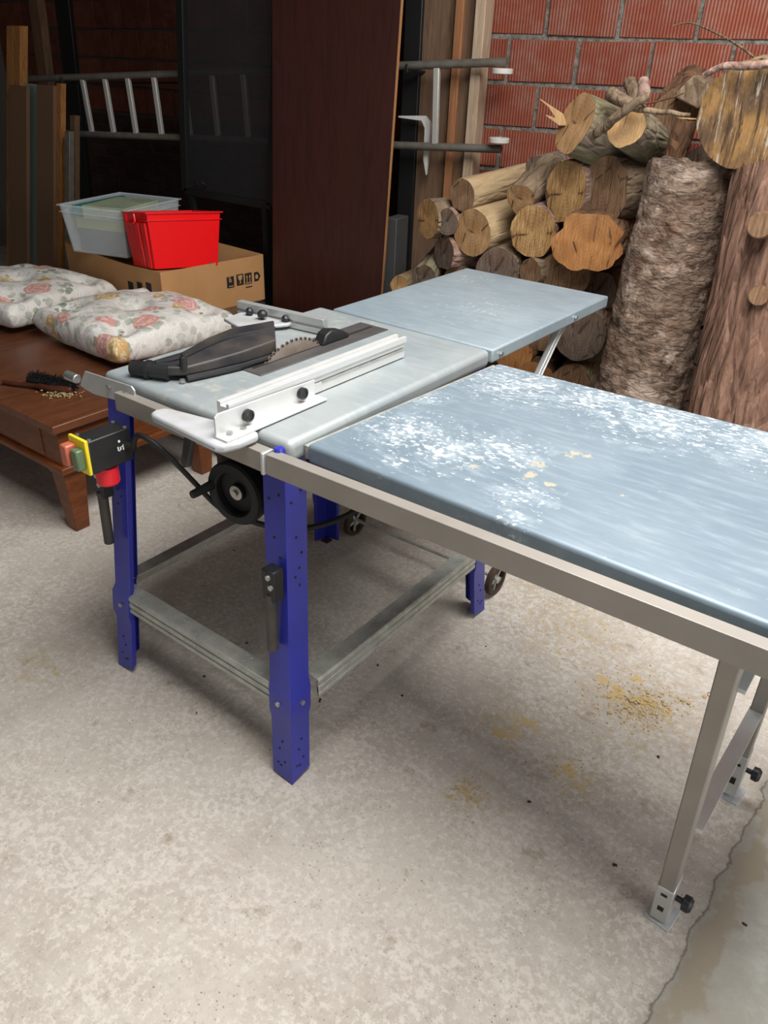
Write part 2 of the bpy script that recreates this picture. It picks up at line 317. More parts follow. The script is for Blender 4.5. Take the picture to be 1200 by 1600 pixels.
def lathe(mb, c, nrm, prof, n=40):
    """prof: list of (radius, offset along nrm)"""
    k0 = len(mb.v); nrm = Vector(nrm).normalized()
    for r, h in prof: mb.v += ringpts(Vector(c)+nrm*h, nrm, max(r, .0003), n)
    for i in range(len(prof)-1):
        for j in range(n): mb.f.append((k0+i*n+j, k0+i*n+(j+1) % n, k0+(i+1)*n+(j+1) % n, k0+(i+1)*n+j))
    mb.f.append(tuple(k0+j for j in range(n))); mb.f.append(tuple(k0+(len(prof)-1)*n+j for j in range(n))); return mb
def box(lo, hi): return MB().box(lo, hi)
def tag(o, label=None, cat=None, group=None, kind=None):
    for k, v in (('label', label), ('category', cat), ('group', group), ('kind', kind)):
        if v: o[k] = v
    return o
def thing(name, loc, label, cat, group=None):
    o = bpy.data.objects.new(name, None); C.objects.link(o); o.location = loc; o.empty_display_size = .05; o['_w'] = tuple(loc); return tag(o, label, cat, group)
def struct(o): o['kind'] = 'structure'; return o

# ================================================================== THE ROOM
FX0, FX1, FY0, FY1 = -5.2, 4.2, -4.2, 3.6
struct(box((FX0, FY0, -.1), (FX1, FY1, 0)).build('floor', 'concrete'))
def brick_wall(name, O, T, N, length, height, pitch, course, joint, mat, z_shift=0, x_shift=0, z0=0, jit=.0015, depth_=.03):
    """individual bricks in running bond; local x runs along the wall. one mesh for the pattern"""
    b = MB(); k0 = int((z0-z_shift)/course)-1; row = k0
    while z_shift+row*course < z0+height:
        za, zb = z_shift+row*course+joint/2, z_shift+(row+1)*course-joint/2; za, zb = max(za, z0), min(zb, z0+height)
        i = -1
        while True:
            xa = x_shift + i*pitch + (pitch/2 if row % 2 else 0) + joint/2; xb = xa+pitch-joint; i += 1
            if xa > length: break
            if xb < 0 or zb-za < .015: continue
            xa, xb = max(xa, 0), min(xb, length); d = random.uniform(-.002, .003); e = [random.uniform(-jit, jit) for _ in range(8)]
            if xb-xa < .02: continue
            b.hexa([(xa+e[0], -d, za+e[1]), (xb+e[2], -d, za+e[3]), (xb, depth_, za), (xa, depth_, za), (xa+e[4], -d, zb+e[5]), (xb+e[6], -d, zb+e[7]), (xb, depth_, zb), (xa, depth_, zb)])
        row += 1
    ob = b.build(name, mat, bevel=.002, seg=1); rot = math.atan2(T.y, T.x); ob.location = O; ob.rotation_euler = (0, 0, rot); return ob
WD = 3.5
def wallpt(u): # point on right hand back wall plane with given x
    base = CAM+WN*WD; t = (u-base.x)/WT.x; p = base+WT*t; return Vector((p.x, p.y, 0))
W0 = wallpt(-.74); W1 = wallpt(4.1); WL = (W1-W0).length
scale = WD; course = .04750*scale; pitch = .08322*scale; jointz = .0145*1.05
zrow = CAM.z+.0301*scale
xs0 = (CAM+WN*WD+WT*(-.3783*scale)-W0).dot(WT)
rowidx = 0
ref = zrow-course   # bottom of row 2 (bricks whose left edges were measured)
# running bond: rows with even index use the measured offset
wl = brick_wall('wall_back', W0, WT, WN, WL, 2.85, pitch, course, .016, 'brick', jit=.0035, z_shift=ref-20*course, x_shift=(xs0-20*pitch) % pitch - pitch)
struct(wl)
m_ = MB().hexa([W0+WN*.008, W1+WN*.008, W1+WN*.2, W0+WN*.2] + [p+UP*2.85 for p in (W0+WN*.008, W1+WN*.008, W1+WN*.2, W0+WN*.2)]).build('mortar_bed', 'mortar'); m_['kind'] = 'structure'; m_.name = 'trim_1'
# recessed bay on the left
LV = 2.85
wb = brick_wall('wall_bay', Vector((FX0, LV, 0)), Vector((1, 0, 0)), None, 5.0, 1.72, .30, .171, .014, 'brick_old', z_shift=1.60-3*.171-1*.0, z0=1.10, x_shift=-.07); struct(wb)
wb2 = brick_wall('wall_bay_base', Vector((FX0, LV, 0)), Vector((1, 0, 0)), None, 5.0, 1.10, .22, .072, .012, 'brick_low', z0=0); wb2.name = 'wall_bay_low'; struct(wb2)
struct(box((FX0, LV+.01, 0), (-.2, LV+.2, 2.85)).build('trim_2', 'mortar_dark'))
struct(box((-.78, 2.27, 0), (-.60, LV, 2.85)).build('wall_return', 'plaster'))
struct(box((FX0-.1, FY0, 0), (FX0, LV+.2, 2.85)).build('wall_left', 'plaster'))
struct(box((FX1, FY0, 0), (FX1+.1, FY1, 2.85)).build('wall_right', 'plaster'))
cl = MB(); hx0, hx1, hy0, hy1 = .5, 1.9, -.85, 1.55
for lo, hi in (((FX0, FY0), (hx0, FY1)), ((hx1, FY0), (FX1, FY1)), ((hx0, FY0), (hx1, hy0)), ((hx0, hy1), (hx1, FY1))): cl.box((*lo, 2.85), (*hi, 2.95))
struct(cl.build('ceiling', 'ceil'))

# ================================================================== TABLE SAW
W, D, H = .58, .744, .85
saw = thing('table_saw', (W/2, D/2, 0), 'site table saw with galvanised top, blue legs and bolted-on right and rear extension tables', 'table saw')
top = MB().box((0, 0, H-.045), (W, D, H)).build('tabletop', 'top_main', saw, bevel=.014, seg=4, loc=(0, 0, H))
# right extension: very slightly turned and rising
RA = -.060; o = Vector((.592, .034, .841)); ex = Vector((cos(RA), sin(RA), .035)).normalized(); ey = Vector((-sin(RA), cos(RA), 0)); ez = ex.cross(ey)
def X(a, b, c=0): return o+ex*a+ey*b+ez*c
L_, B_ = .98, .66
def local_build(mb, name, mat, parent, bevel=0, seg=3):
    ob = mb.build(name, mat, parent, bevel=bevel, seg=seg); pw = Vector(parent['_w'])
    ob.location = o-pw; ob.rotation_euler = Matrix((ex, ey, ez)).transposed().to_euler(); ob['_w'] = tuple(o); return ob
rt = local_build(MB().box((0, 0, -.04), (L_, B_, 0)), 'side_extension_top', 'top_right', saw, .008, 4)
local_build(MB().box((-.012, .004, -.035), (0, B_-.004, -.006)), 'joining_strip', 'zinc', saw, .002)
# rails along the front
def rail(p, q, h, name, mat):
    p, q = Vector(p), Vector(q); d = (q-p).normalized(); b = MB(); a = d.cross(UP).normalized()  # a points to the front
    prof = [(0, 0), (.026, 0), (.026, -h), (.022, -h), (.022, -.006), (.014, -.006), (.014, -.010), (.006, -.010), (.006, -.006), (0, -.006)]
    b.prism([p+a*x+UP*z for x, z in prof], q-p); return b.build(name, mat, saw, bevel=.0012, seg=2)
rail((.088, -.010, .832), (.545, -.010, .832), .042, 'front_rail', 'alu_warm')
rail((.553, -.010, .832), X(.98, -.012, -.010)+Vector((0, -.0, 0)), .043, 'front_rail', 'alu_warm')
box((.542, -.042, .788), (.550, -.012, .834)).build('rail_end_cap', 'alu', saw, bevel=.002)
# rear extension
ru0, ru1, rv0, rv1 = .045, .585, D+.003, D+.735
box((ru0, rv0, H-.036), (ru1, rv1, H)).build('rear_extension_top', 'top_rear', saw, bevel=.005, seg=2, loc=(ru0, rv0, H))
b = MB()
for uu in (ru1-.028, ru0+.03): 
    b = MB(); p = V(872, 505, 0); pt = Vector((uu, rv0+.47, H-.03)); pb = Vector((uu, rv0+.06, .36)); b.bar(pt, pb, .026, .018, (1, 0, 0))
    b.bar(pt+Vector((.011, 0, 0)), pb+Vector((.011, 0, 0)), .004, .004, (1, 0, 0)); b.build('diagonal_strut', 'alu', saw, bevel=.002)
for uu, vv in ((ru1+.001, rv0+.49), (ru1+.001, rv0+.04)): MB().tube([(uu, vv, H-.02), (uu+.006, vv, H-.02)], .007, 6).build('bolt', 'steel', saw)
# legs
def leg(cx, cy, sx, sy, name='leg'):
    """pressed L section, sx/sy point to the outside; outer corner line runs top->bottom and splays"""
    T_ = Vector((cx-sx*.012, cy+sy*.002, .815)); Bm = Vector((cx+sx*.040, cy+sy*.067, 0)); d = Bm-T_
    wf = .062; t = .003; lip = .014; b = MB()
    def pt(s): return T_+d*s
    ix, iy = Vector((-sx, 0, 0)), Vector((0, -sy, 0))
    # profile points going round the L with chamfer lips
    def prof(s, grow=0):
        c = pt(s) - ix*grow - iy*grow; w = wf + grow*.9
        out = [c+iy*w+ix*lip, c+iy*w, c, c+ix*w, c+ix*w+iy*lip]; 
        inn = [c+iy*(w-t)+ix*lip, c+iy*(w-t)+ix*t, c+ix*t+iy*t, c+ix*(w-t)+iy*t, c+ix*(w-t)+iy*lip]
        return out, inn
    ss = [(0, 0), (.66, 0), (.685, .006), (.76, .006), (.79, 0), (.955, 0), (1, 0)]
    rings = []
    for k, (s, g_) in enumerate(ss):
        o1, i1 = prof(s, g_)
        if k == len(ss)-1:   # pointed foot: outer edges cut back upwards
            up = -d.normalized()*.026
            for L1 in (o1, i1): L1[0] += up; L1[1] += up*.45; L1[3] += up*.45; L1[4] += up
        rings.append(o1+list(reversed(i1)))
    n = 10; vs = [v for r_ in rings for v in r_]; fs = []
    for k in range(len(rings)-1):
        for j in range(n): fs.append((k*n+j, k*n+(j+1) % n, (k+1)*n+(j+1) % n, (k+1)*n+j))
    fs.append(tuple(range(n))); fs.append(tuple(reversed(range((len(rings)-1)*n, len(rings)*n))))
    b.add(vs, fs); lo = b.build(name, 'blue', saw, bevel=.0012, smooth=30, seg=1)
    # punched holes showing the dark inside, as shallow dark discs; bolts
    hb = MB(); 
    spots = [(.10, .3), (.12, .75), (.22, .55), (.27, .3), (.31, .42), (.33, .62), (.36, .42), (.86, .45), (.89, .6), (.93, .35), (.95, .55), (.945, .7)]
    for (s, q) in spots:
        c = pt(s)
        p1 = c+ix*wf*q; hb.tube([p1-iy*.0008, p1+iy*.001], .0032, 8)
        p2 = c+iy*wf*(1-q); hb.tube([p2-ix*.0008, p2+ix*.001], .0032, 8)
    hb.build('hole', 'ink', lo)['kind'] = 'stuff'
    for q_, ax, nrm in ((.5, ix, iy), (.5, iy, ix)):
        p1 = pt(.725)+ax*wf*q_-nrm*.006; MB().tube([p1, p1-nrm*.005], .0065, 6).build('bolt', 'steel', lo)
    fb = MB(); c = pt(1)+ix*.02+iy*.02; fb.box((c.x-.014, c.y-.014, 0), (c.x+.014, c.y+.014, .005)); fb.build('foot_plate', 'rust', lo)
    return lo
leg(W, 0, 1, -1); leg(0, 0, -1, -1); leg(W, D, 1, 1); leg(0, D, -1, 1)
lathe(MB(), (W-.020, -.008, .78), (0, 0, 1), [(.012, 0), (.012, .052), (.009, .058), (.002, .060)], 16).build('leg_tab', 'blue', saw)
# lower cross members (ribbed zinc profile)
def cross(p, q, out):
    p, q, out = Vector(p), Vector(q), Vector(out); b = MB()
    prof = [(0, 0), (.042, 0), (.046, -.004), (.046, -.014), (.041, -.018), (.046, -.022), (.046, -.034), (.041, -.038), (.046, -.042), (.046, -.052), (.042, -.055), (.042, -.052), (.038, -.004), (0, -.003)]
    b.prism([p+out*x+UP*z for x, z in prof], q-p); return b.build('cross_member', 'zinc', saw, bevel=.001)
cross((-.030, -.005, .262), (.590, -.005, .262), (0, -1, 0)); cross((.575, .03, .262), (.575, D-.03, .262), (1, 0, 0))
cross((-.02, .0, .262), (-.02, D, .262), (-1, 0, 0)); cross((-.03, D+.0, .262), (.59, D+.0, .262), (0, 1, 0))
# carrying handles folded down against the front legs
def carry(px, py, out, zt):
    b = MB(); p = Vector((px, py, zt)); out = Vector(out); b.bar(p, p+Vector((0, 0, -.075)), .034, .030, out)
    h = b.build('handle_bracket', 'iron', saw, bevel=.003)
    MB().tube([p+out*.006+Vector((0, 0, -.06)), p+out*.006+Vector((0, -.004, -.205))], [.0125, .0125], 14).build('handle_grip', 'blackdust', h, bevel=.002)
    for ox, oz in ((.004, -.014), (.010, -.036)): MB().tube([p+out*.014+Vector((ox, 0, oz)), p+out*.020+Vector((ox, 0, oz))], .006, 8).build('bolt', 'steel', h)
carry(.566, -.046, (0, -1, 0), .585)
carry(.012, -.052, (0, -1, 0), .628)
# angle bracket and spigot at the left end
b = MB(); pl = [(-.075, .800), (-.045, .842), (.125, .850), (.135, .842), (.135, .812), (.06, .800), (-.02, .792), (-.055, .795)]
b.prism([(x, -.016, z) for x, z in pl], (0, .004, 0)); br = b.build('end_bracket', 'alu', saw, bevel=.001)
MB().tube([(-.070, -.022, .818), (-.112, -.022, .818)], .011, 16).build('spigot', 'steel', br, bevel=.002)
for bx in (.045, .105): MB().tube([(bx, -.016, .829), (bx, -.022, .829)], .0065, 6).build('bolt', 'steel', br)
# blade insert, blade, riving knife cover
box((.192, .215, H), (.288, .695, H+.0025)).build('blade_insert', 'dark_steel', saw, bevel=.002)
box((.236, .235, H+.002), (.246, .68, H+.0032)).build('blade_slot', 'ink', saw)
bc = Vector((.241, .375, .733)); n = 180; Rb = .157; vs = []
for k in range(n):
    a = 2*pi*k/n; r = Rb if k % 3 else Rb-.007
    if k % 3 == 1: r = Rb+.001
    vs.append((a, r))
b = MB(); b.prism([(bc.x-.0012, bc.y+cos(a)*r, bc.z+sin(a)*r) for a, r in vs], (.0024, 0, 0)); bl = b.build('saw_blade', 'blade', saw)
b = MB()
for k in range(60):
    a = 2*pi*(k*3+1.5)/n; p = Vector((bc.x, bc.y+cos(a)*(Rb-.003), bc.z+sin(a)*(Rb-.003))); t = Vector((0, -sin(a), cos(a)))
    b.bar(p-t*.0035, p+t*.003, .0042, .006, Vector((0, cos(a), sin(a))))
b.build('carbide_teeth', 'rust', bl)
b = MB(); b.prism([(.222, .465, H+.003), (.222, .48, H+.028), (.222, .50, H+.036), (.222, .545, H+.026), (.222, .57, H+.012), (.222, .57, H+.003)], (.034, 0, 0)); b.build('riving_knife_cover', 'black', saw, bevel=.004)
# housing under the table: motor, blade casing, height handwheel
cs = MB(); 
cs.prism([(.20, .14, .805), (.20, .62, .805), (.20, .62, .64), (.20, .52, .54), (.20, .375, .505), (.20, .24, .54), (.20, .14, .62)], (.09, 0, 0)); casing = cs.build('blade_casing', 'rust', saw, bevel=.004)
mo = MB().tube([(.30, .36, .64), (.52, .36, .66)], .085, 28); motor = mo.build('motor', 'rust', saw, bevel=.006)
mo = MB()
for k in range(14):
    a = 2*pi*k/14; p = Vector((.32, .36+cos(a)*.088, .642+sin(a)*.088)); q = Vector((.50, .36+cos(a)*.088, .660+sin(a)*.088)); mo.bar(p, q, .003, .010, Vector((0, cos(a), sin(a))))
mo.build('cooling_fin', 'rust', motor)['kind'] = 'stuff'
MB().box((.29, .075, .60), (.50, .095, .80)).build('front_plate', 'rust', saw, bevel=.003)
hc = Vector((.375, .03, .652)); tilt = Vector((.10, -1, .0)).normalized()
hw = lathe(MB(), hc, tilt, [(.066, -.030), (.074, -.026), (.075, -.006), (.071, 0), (.054, .001), (.050, -.004), (.048, -.020), (.020, -.022), (.018, -.014), (.004, -.013)]).build('handwheel', 'rubber', saw, smooth=25)
lathe(MB(), hc, tilt, [(.017, -.0135), (.017, -.010), (.008, -.009), (.008, -.003), (.002, -.003)], 20).build('hub_bolt', 'steel', hw)
MB().tube([hc+Vector((-.060, -.004, .006)), hc+Vector((-.060, -.062, .004))], [.011, .009], 14).build('crank_knob', 'rubber', hw, bevel=.002)
# switch box on the front left leg
sb = MB(); sx0, sx1, sy0, sy1, sz0, sz1 = .034, .082, -.150, -.014, .672, .752
P = V(145, 738, -.15)
sb.box((.088, -.150, .690), (.142, -.045, .768)); sw = sb.build('switch_box', 'black', saw, bevel=.003)
MB().box((.084, -.158, .692), (.144, -.150, .773)).build('switch_plate', 'yellow', sw, bevel=.002)
MB().box((.087, -.184, .712), (.111, -.158, .760)).build('stop_button', 'orange', sw, bevel=.004)
MB().box((.114, -.178, .706), (.138, -.158, .754)).build('start_button', 'green', sw, bevel=.004)
lathe(MB(), (.113, -.098, .691), (0, 0, -1), [(.012, 0), (.012, .004), (.025, .006), (.025, .014), (.0255, .014), (.0255, .044), (.023, .048), (.002, .048)], 28).build('emergency_stop', 'redbtn', sw, smooth=30)
for x, y in ((.094, -.142), (.136, -.142), (.094, -.053), (.136, -.053)): MB().tube([(x, y, .768), (x, y, .7705)], .0042, 10).build('screw', 'steel', sw)
b = MB(); b.box((.142, -.082, .722), (.1425, -.079, .733)); b.box((.142, -.076, .722), (.1425, -.073, .731)); b.box((.142, -.082, .722), (.1425, -.073, .724)); b.box((.142, -.069, .722), (.1425, -.066, .734)); b.box((.142, -.072, .730), (.1425, -.063, .732)); b.tube([(.142, -.076, .745), (.1428, -.076, .745)], .003, 10); b.build('print', 'white', sw)
MB().tube([(.142, -.058, .728), (.164, -.056, .728)], .009, 12).build('cable_gland', 'rubber', sw)
def spline(pts, n=8):
    pts = [Vector(p) for p in pts]; out = []
    for i in range(len(pts)-1):
        p0, p1, p2, p3 = pts[max(i-1, 0)], pts[i], pts[i+1], pts[min(i+2, len(pts)-1)]
        for k in range(n):
            t = k/n; out.append(.5*((2*p1)+(-p0+p2)*t+(2*p0-5*p1+4*p2-p3)*t*t+(-p0+3*p1-3*p2+p3)*t**3))
    return out+[pts[-1]]
MB().tube(spline([(.16, -.056, .728), V(215, 680, -.055), V(240, 692, -.05), V(268, 717, -.035), V(300, 750, 0), V(330, 782, .03), V(352, 800, .08)]), .0062, 10).build('motor_cable', 'rubber', saw)
MB().tube(spline([V(385, 812, .16), V(430, 824, .2), V(480, 825, .25), V(520, 815, .28), V(552, 800, .3), V(585, 778, .3), (.60, .34, .80)]), .0075, 10).build('mains_cable', 'rubber', saw)
# transport wheels and axle
MB().tube([(.0, .890, .062), (.60, .905, .062)], .0055, 10).build('axle', 'zinc', saw)
def wheel(c, nrm):
    w = lathe(MB(), c, nrm, [(.040, -.010), (.052, -.010), (.055, -.006), (.055, .006), (.052, .010), (.040, .010), (.040, -.010)], 32).build('wheel', 'rust', saw, smooth=30)
    b = lathe(MB(), c, nrm, [(.012, -.011), (.012, .011)], 16)
    nn = Vector(nrm).normalized(); a = nn.orthogonal().normalized(); b2 = nn.cross(a)
    for k in range(5):
        t = 2*pi*k/5; d = a*cos(t)+b2*sin(t); b.bar(Vector(c)+d*.01, Vector(c)+d*.042, .010, .006, nn)
    b.build('spokes', 'zinc', w)
wheel((.028, .892, .056), (1, 0, 0)); wheel((.598, .905, .056), (1, 0, 0))
# legs under the far end of the right extension
def extleg(T_, Bm):
    T_, Bm = Vector(T_), Vector(Bm); d = (Bm-T_).normalized(); b = MB(); b.bar(T_, Bm-d*.10, .030, .046, (0, 1, 0)); l = b.build('extension_leg', 'alu_warm', saw, bevel=.003)
    b = MB(); b.bar(Bm-d*.135, Bm-d*.012, .034, .050, (0, 1, 0)); ft = b.build('adjustable_foot', 'alu', l, bevel=.002)
    b = MB(); b.prism([(Bm.x-.028, Bm.y-.030, .0), (Bm.x+.026, Bm.y-.034, .0), (Bm.x+.032, Bm.y+.028, .0), (Bm.x-.018, Bm.y+.034, .0)], (0, 0, .004)); b.bar(Bm-d*.02, Bm+UP*.003, .03, .03, (0, 1, 0)); b.build('foot_plate', 'cast_white', l, bevel=.001)
    f = Vector((0, -1, 0)); c = Bm-d*.055; n1 = f*.0275
    cc = Bm-d*.11; box((c.x-.006, c.y-.027, c.z-.004), (c.x+.006, c.y-.0255, c.z+.014)).build('hole', 'ink', l); box((cc.x-.006, cc.y-.027, cc.z-.003), (cc.x+.006, cc.y-.0255, cc.z+.003)).build('hole', 'ink', l)
    kn = Bm-d*.085; lathe(MB(), kn+Vector((.018, .0, 0)), (1, 0, 0), [(.006, 0), (.006, .012), (.016, .014), (.017, .026), (.012, .032), (.002, .033)], 14).build('clamp_knob', 'black', l)
    return l
A1, A2 = Vector((1.405, .030, .822)), Vector((1.420, .172, .0)); B1, B2 = Vector((1.425, .60, .822)), Vector((1.440, .575, .0))
extleg(A1, A2); extleg(B1, B2)
b = MB(); b.bar(A1.lerp(A2, .62)+Vector((.012, .01, 0)), B1.lerp(B2, .68)+Vector((-.002, -.01, 0)), .030, .008, UP); b.build('cross_brace', 'alu_white', saw)
b = MB(); b.bar(A1.lerp(A2, .16)+Vector((.012, .01, 0)), B1.lerp(B2, .12)+Vector((-.002, -.01, 0)), .030, .008, UP); b.build('cross_brace', 'alu_white', saw)
MB().tube(spline([V(1160, 1018, .01), V(1180, 1025, .0), V(1200, 1026, .0), V(1215, 1020, .02)]), .004, 8).build('locking_wire', 'alu_warm', saw)

# ================================================================== THINGS ON THE SAW
# rip fence
fe = thing('rip_fence', (.40, .2, H), 'long white aluminium rip fence with black knobs clamped across the saw top', 'fence')
b = MB(); prof = [(0, 0), (.030, 0), (.030, .022), (.024, .022), (.024, .026), (.030, .026), (.030, .036), (.034, .038), (.034, .052), (.026, .052), (.026, .044), (.010, .044), (.010, .052), (0, .052)]
b.prism([(.424+x, -.035, H+.003+z) for x, z in prof], (0, .575, 0)); pf = b.build('fence_profile', 'alu_white', fe, bevel=.0008)
b = MB(); b.box((.4545, .235, H+.023), (.456, .54, H+.0265)); b.build('profile_slot', 'zinc', pf)
b = MB(); b.prism([(.462, -.078, H+.006), (.462, -.078, H+.044), (.462, -.070, H+.05), (.462, .20, H+.042), (.462, .20, H+.006)], (.004, 0, 0)); b.prism([(.462, -.080, H+.003), (.497, -.080, H+.003), (.497, .205, H+.003), (.462, .205, H+.003)], (0, 0, .004)); an = b.build('angle_bracket', 'alu_white', fe, bevel=.001)
for v in (.0, .155): lathe(MB(), (.466, v, H+.026), (1, 0, 0), [(.011, 0), (.0125, .002), (.0125, .011), (.008, .013), (.008, .011), (.002, .011)], 20).build('knob', 'black', an)
for v in (-.055, -.02): MB().tube([(.478, v, H+.006), (.478, v, H+.013)], .0065, 6).build('bolt', 'steel', an)
b = MB(); q = [(.290, -.088), (.486, -.100), (.500, -.090), (.510, -.060), (.510, -.012), (.500, -.004), (.480, -.004), (.300, -.038), (.276, -.046), (.270, -.066), (.276, -.082)]
b.prism([(x, y, .836) for x, y in q], (0, 0, .017)); b.build('clamp_head', 'cast_white', fe, bevel=.006, seg=3)
b = MB(); b.prism([(.362, -.070, .832), (.388, -.070, .832), (.372, -.082, .760), (.362, -.082, .757), (.352, -.080, .764)], (0, .013, 0)); b.build('clamp_lever', 'blackdust', fe, bevel=.002)

# blade guard lying on the table
gz = H+.002; gu = thing('blade_guard', (.13, .16, gz), 'black plastic blade guard lying loose on the saw top', 'guard')
topo = [Z(238, 563, gz+.034), Z(285, 549, gz+.042), Z(325, 527, gz+.048), Z(365, 511, gz+.052), Z(428, 500, gz+.056)]
lowo = [Z(250, 574, gz+.032), Z(290, 574, gz+.032), Z(335, 562, gz+.036), Z(380, 549, gz+.040), Z(431, 531, gz+.044)]
b = MB(); vs = []
for a, c in zip(topo, lowo):
    mid = (a+c)/2+UP*.004
    vs += [Vector((a.x, a.y, gz+.004)), a, mid, c, Vector((c.x, c.y, gz+.012))]
fs = []
for k in range(4):
    for j in range(5): fs.append((k*5+j, k*5+(j+1) % 5, (k+1)*5+(j+1) % 5, (k+1)*5+j))
fs += [(0, 1, 2, 3, 4), (24, 23, 22, 21, 20)]
b.add(vs, fs); b.build('cover_shell', 'blackdust', gu, bevel=.004, seg=3)
b = MB(); pts = [lowo[1], lowo[2], lowo[3], lowo[4]]
b.tube([Vector((p.x+.004, p.y-.003, gz+.008)) for p in pts], .007, 8); b.build('lower_flange', 'black', gu)
b = MB(); a, c = Z(236, 578, gz+.018), Z(207, 574, gz+.018); lathe(b, a, c-a, [(.017, -.045), (.0175, 0), (.0215, .001), (.0215, .009), (.0175, .010), (.0175, (c-a).length), (.0155, (c-a).length), (.015, .01)], 24); b.build('dust_port', 'black', gu)
MB().tube(spline([(lowo[0].lerp(topo[0], .45)+UP*.003), (lowo[1].lerp(topo[1], .5)+UP*.006), (lowo[2].lerp(topo[2], .55)+UP*.006), (lowo[3].lerp(topo[3], .55)+UP*.005), (lowo[4].lerp(topo[4], .5)+UP*.004)]), .004, 8).build('moulded_ridge', 'black', gu)
p = Z(287, 572, gz+.034); lathe(MB(), p, UP, [(.008, -.006), (.0085, .020), (.004, .022), (.004, .028), (.002, .029)], 12).build('clamp_screw', 'black', gu)
b = MB().tube([Vector((lowo[1].x, lowo[1].y-.012, gz)), Vector((lowo[1].x, lowo[1].y-.012, gz+.008))], .006, 6); b.build('nut', 'steel', gu)

# mitre gauge
mg = thing('mitre_gauge', (.0, .58, H), 'aluminium mitre gauge with a cross fence at the far left of the saw top', 'mitre gauge')
b = MB(); p, q = Z(378, 468, H+.043)-UP*.040, Z(512, 497, H+.043)-UP*.040; d = (q-p); a = Vector((d.y, -d.x, 0)).normalized()
b.prism([p+a*x+UP*z for x, z in [(0, 0), (.022, 0), (.022, .014), (.016, .014), (.016, .022), (.022, .022), (.022, .040), (0, .040)]], d); b.build('cross_fence', 'alu', mg, bevel=.0008)
b = MB(); poly = [Z(349, 497, H+.018), Z(360, 503, H+.018), Z(378, 512, H+.018), Z(450, 506, H+.018), Z(462, 500, H+.018), Z(420, 488, H+.018), Z(375, 488, H+.018)]
b.prism(poly, (0, 0, -.009)); b.build('protractor_plate', 'cast_white', mg, bevel=.003)
b = MB(); b.box((-.03, .42, H+.001), (-.008, .62, H+.009)); b.build('guide_bar', 'steel', mg, bevel=.001)
for (x, y, h, r) in ((390, 488, .026, .010), (410, 492, .030, .013), (446, 500, .022, .010)):
    p = Z(x, y, H+h); lathe(MB(), p, UP, [(.004, -h+.012), (.004, -.006), (r, -.004), (r*1.05, .006), (r*.6, .012), (.001, .012)], 14).build('knob', 'black', mg)

# ================================================================== LOW TABLES AND WHAT LIES ON THEM
TZ = .425
def low_table(u0, u1, v0, v1, topmat, label):
    t = thing('coffee_table', ((u0+u1)/2, (v0+v1)/2, 0), label, 'table')
    box((u0, v0, TZ-.030), (u1, v1, TZ)).build('tabletop', topmat, t, bevel=.004, loc=(u0, v0, TZ))
    a = .022; z1, z0 = TZ-.030, .265
    b = MB().box((u0+a, v0+a, z0), (u1-a, v1-a, z1)); ap = b.build('apron', 'table_side', t, bevel=.002)
    b = MB(); k = 3; w = (u1-u0-2*a-.24)/2
    for i in range(2): x = u0+a+.10+i*(w+.04); b.box((x, v0+a-.004, z0+.012), (x+w, v0+a+.002, z1-.012))
    b.build('drawer_front', 'table_side', t, bevel=.002)
    b = MB().box((u0+.006, v0+.006, .240), (u1-.006, v1-.006, .266)); b.build('base_moulding', 'table_side', t, bevel=.006, seg=3)
    for x, sx in ((u0+.018, 1), (u1-.018, -1)):
        for y, sy in ((v0+.016, 1), (v1-.016, -1)):
            w0, w1 = .088, .068; b = MB()
            b.box((min(x, x+sx*w0), min(y, y+sy*w0), .226), (max(x, x+sx*w0), max(y, y+sy*w0), .240))
            X0, X1, Y0, Y1 = x+sx*.004, x+sx*(w0-.004), y+sy*.004, y+sy*(w0-.004); e = .013
            b.hexa([(X0+sx*e, Y0+sy*e, 0), (X1-sx*e, Y0+sy*e, 0), (X1-sx*e, Y1-sy*e, 0), (X0+sx*e, Y1-sy*e, 0), (X0, Y0, .226), (X1, Y0, .226), (X1, Y1, .226), (X0, Y1, .226)])
            b.build('leg', 'table_side', t, bevel=.003)
    return t
low_table(-2.05, -.695, .230, .925, 'table_wood', 'brown stained coffee table on square tapered legs, beside the saw, holding the hand brush')
low_table(-2.15, -.72, .955, 1.66, 'table_dust', 'dusty low wooden table behind the coffee table, carrying the cardboard box')

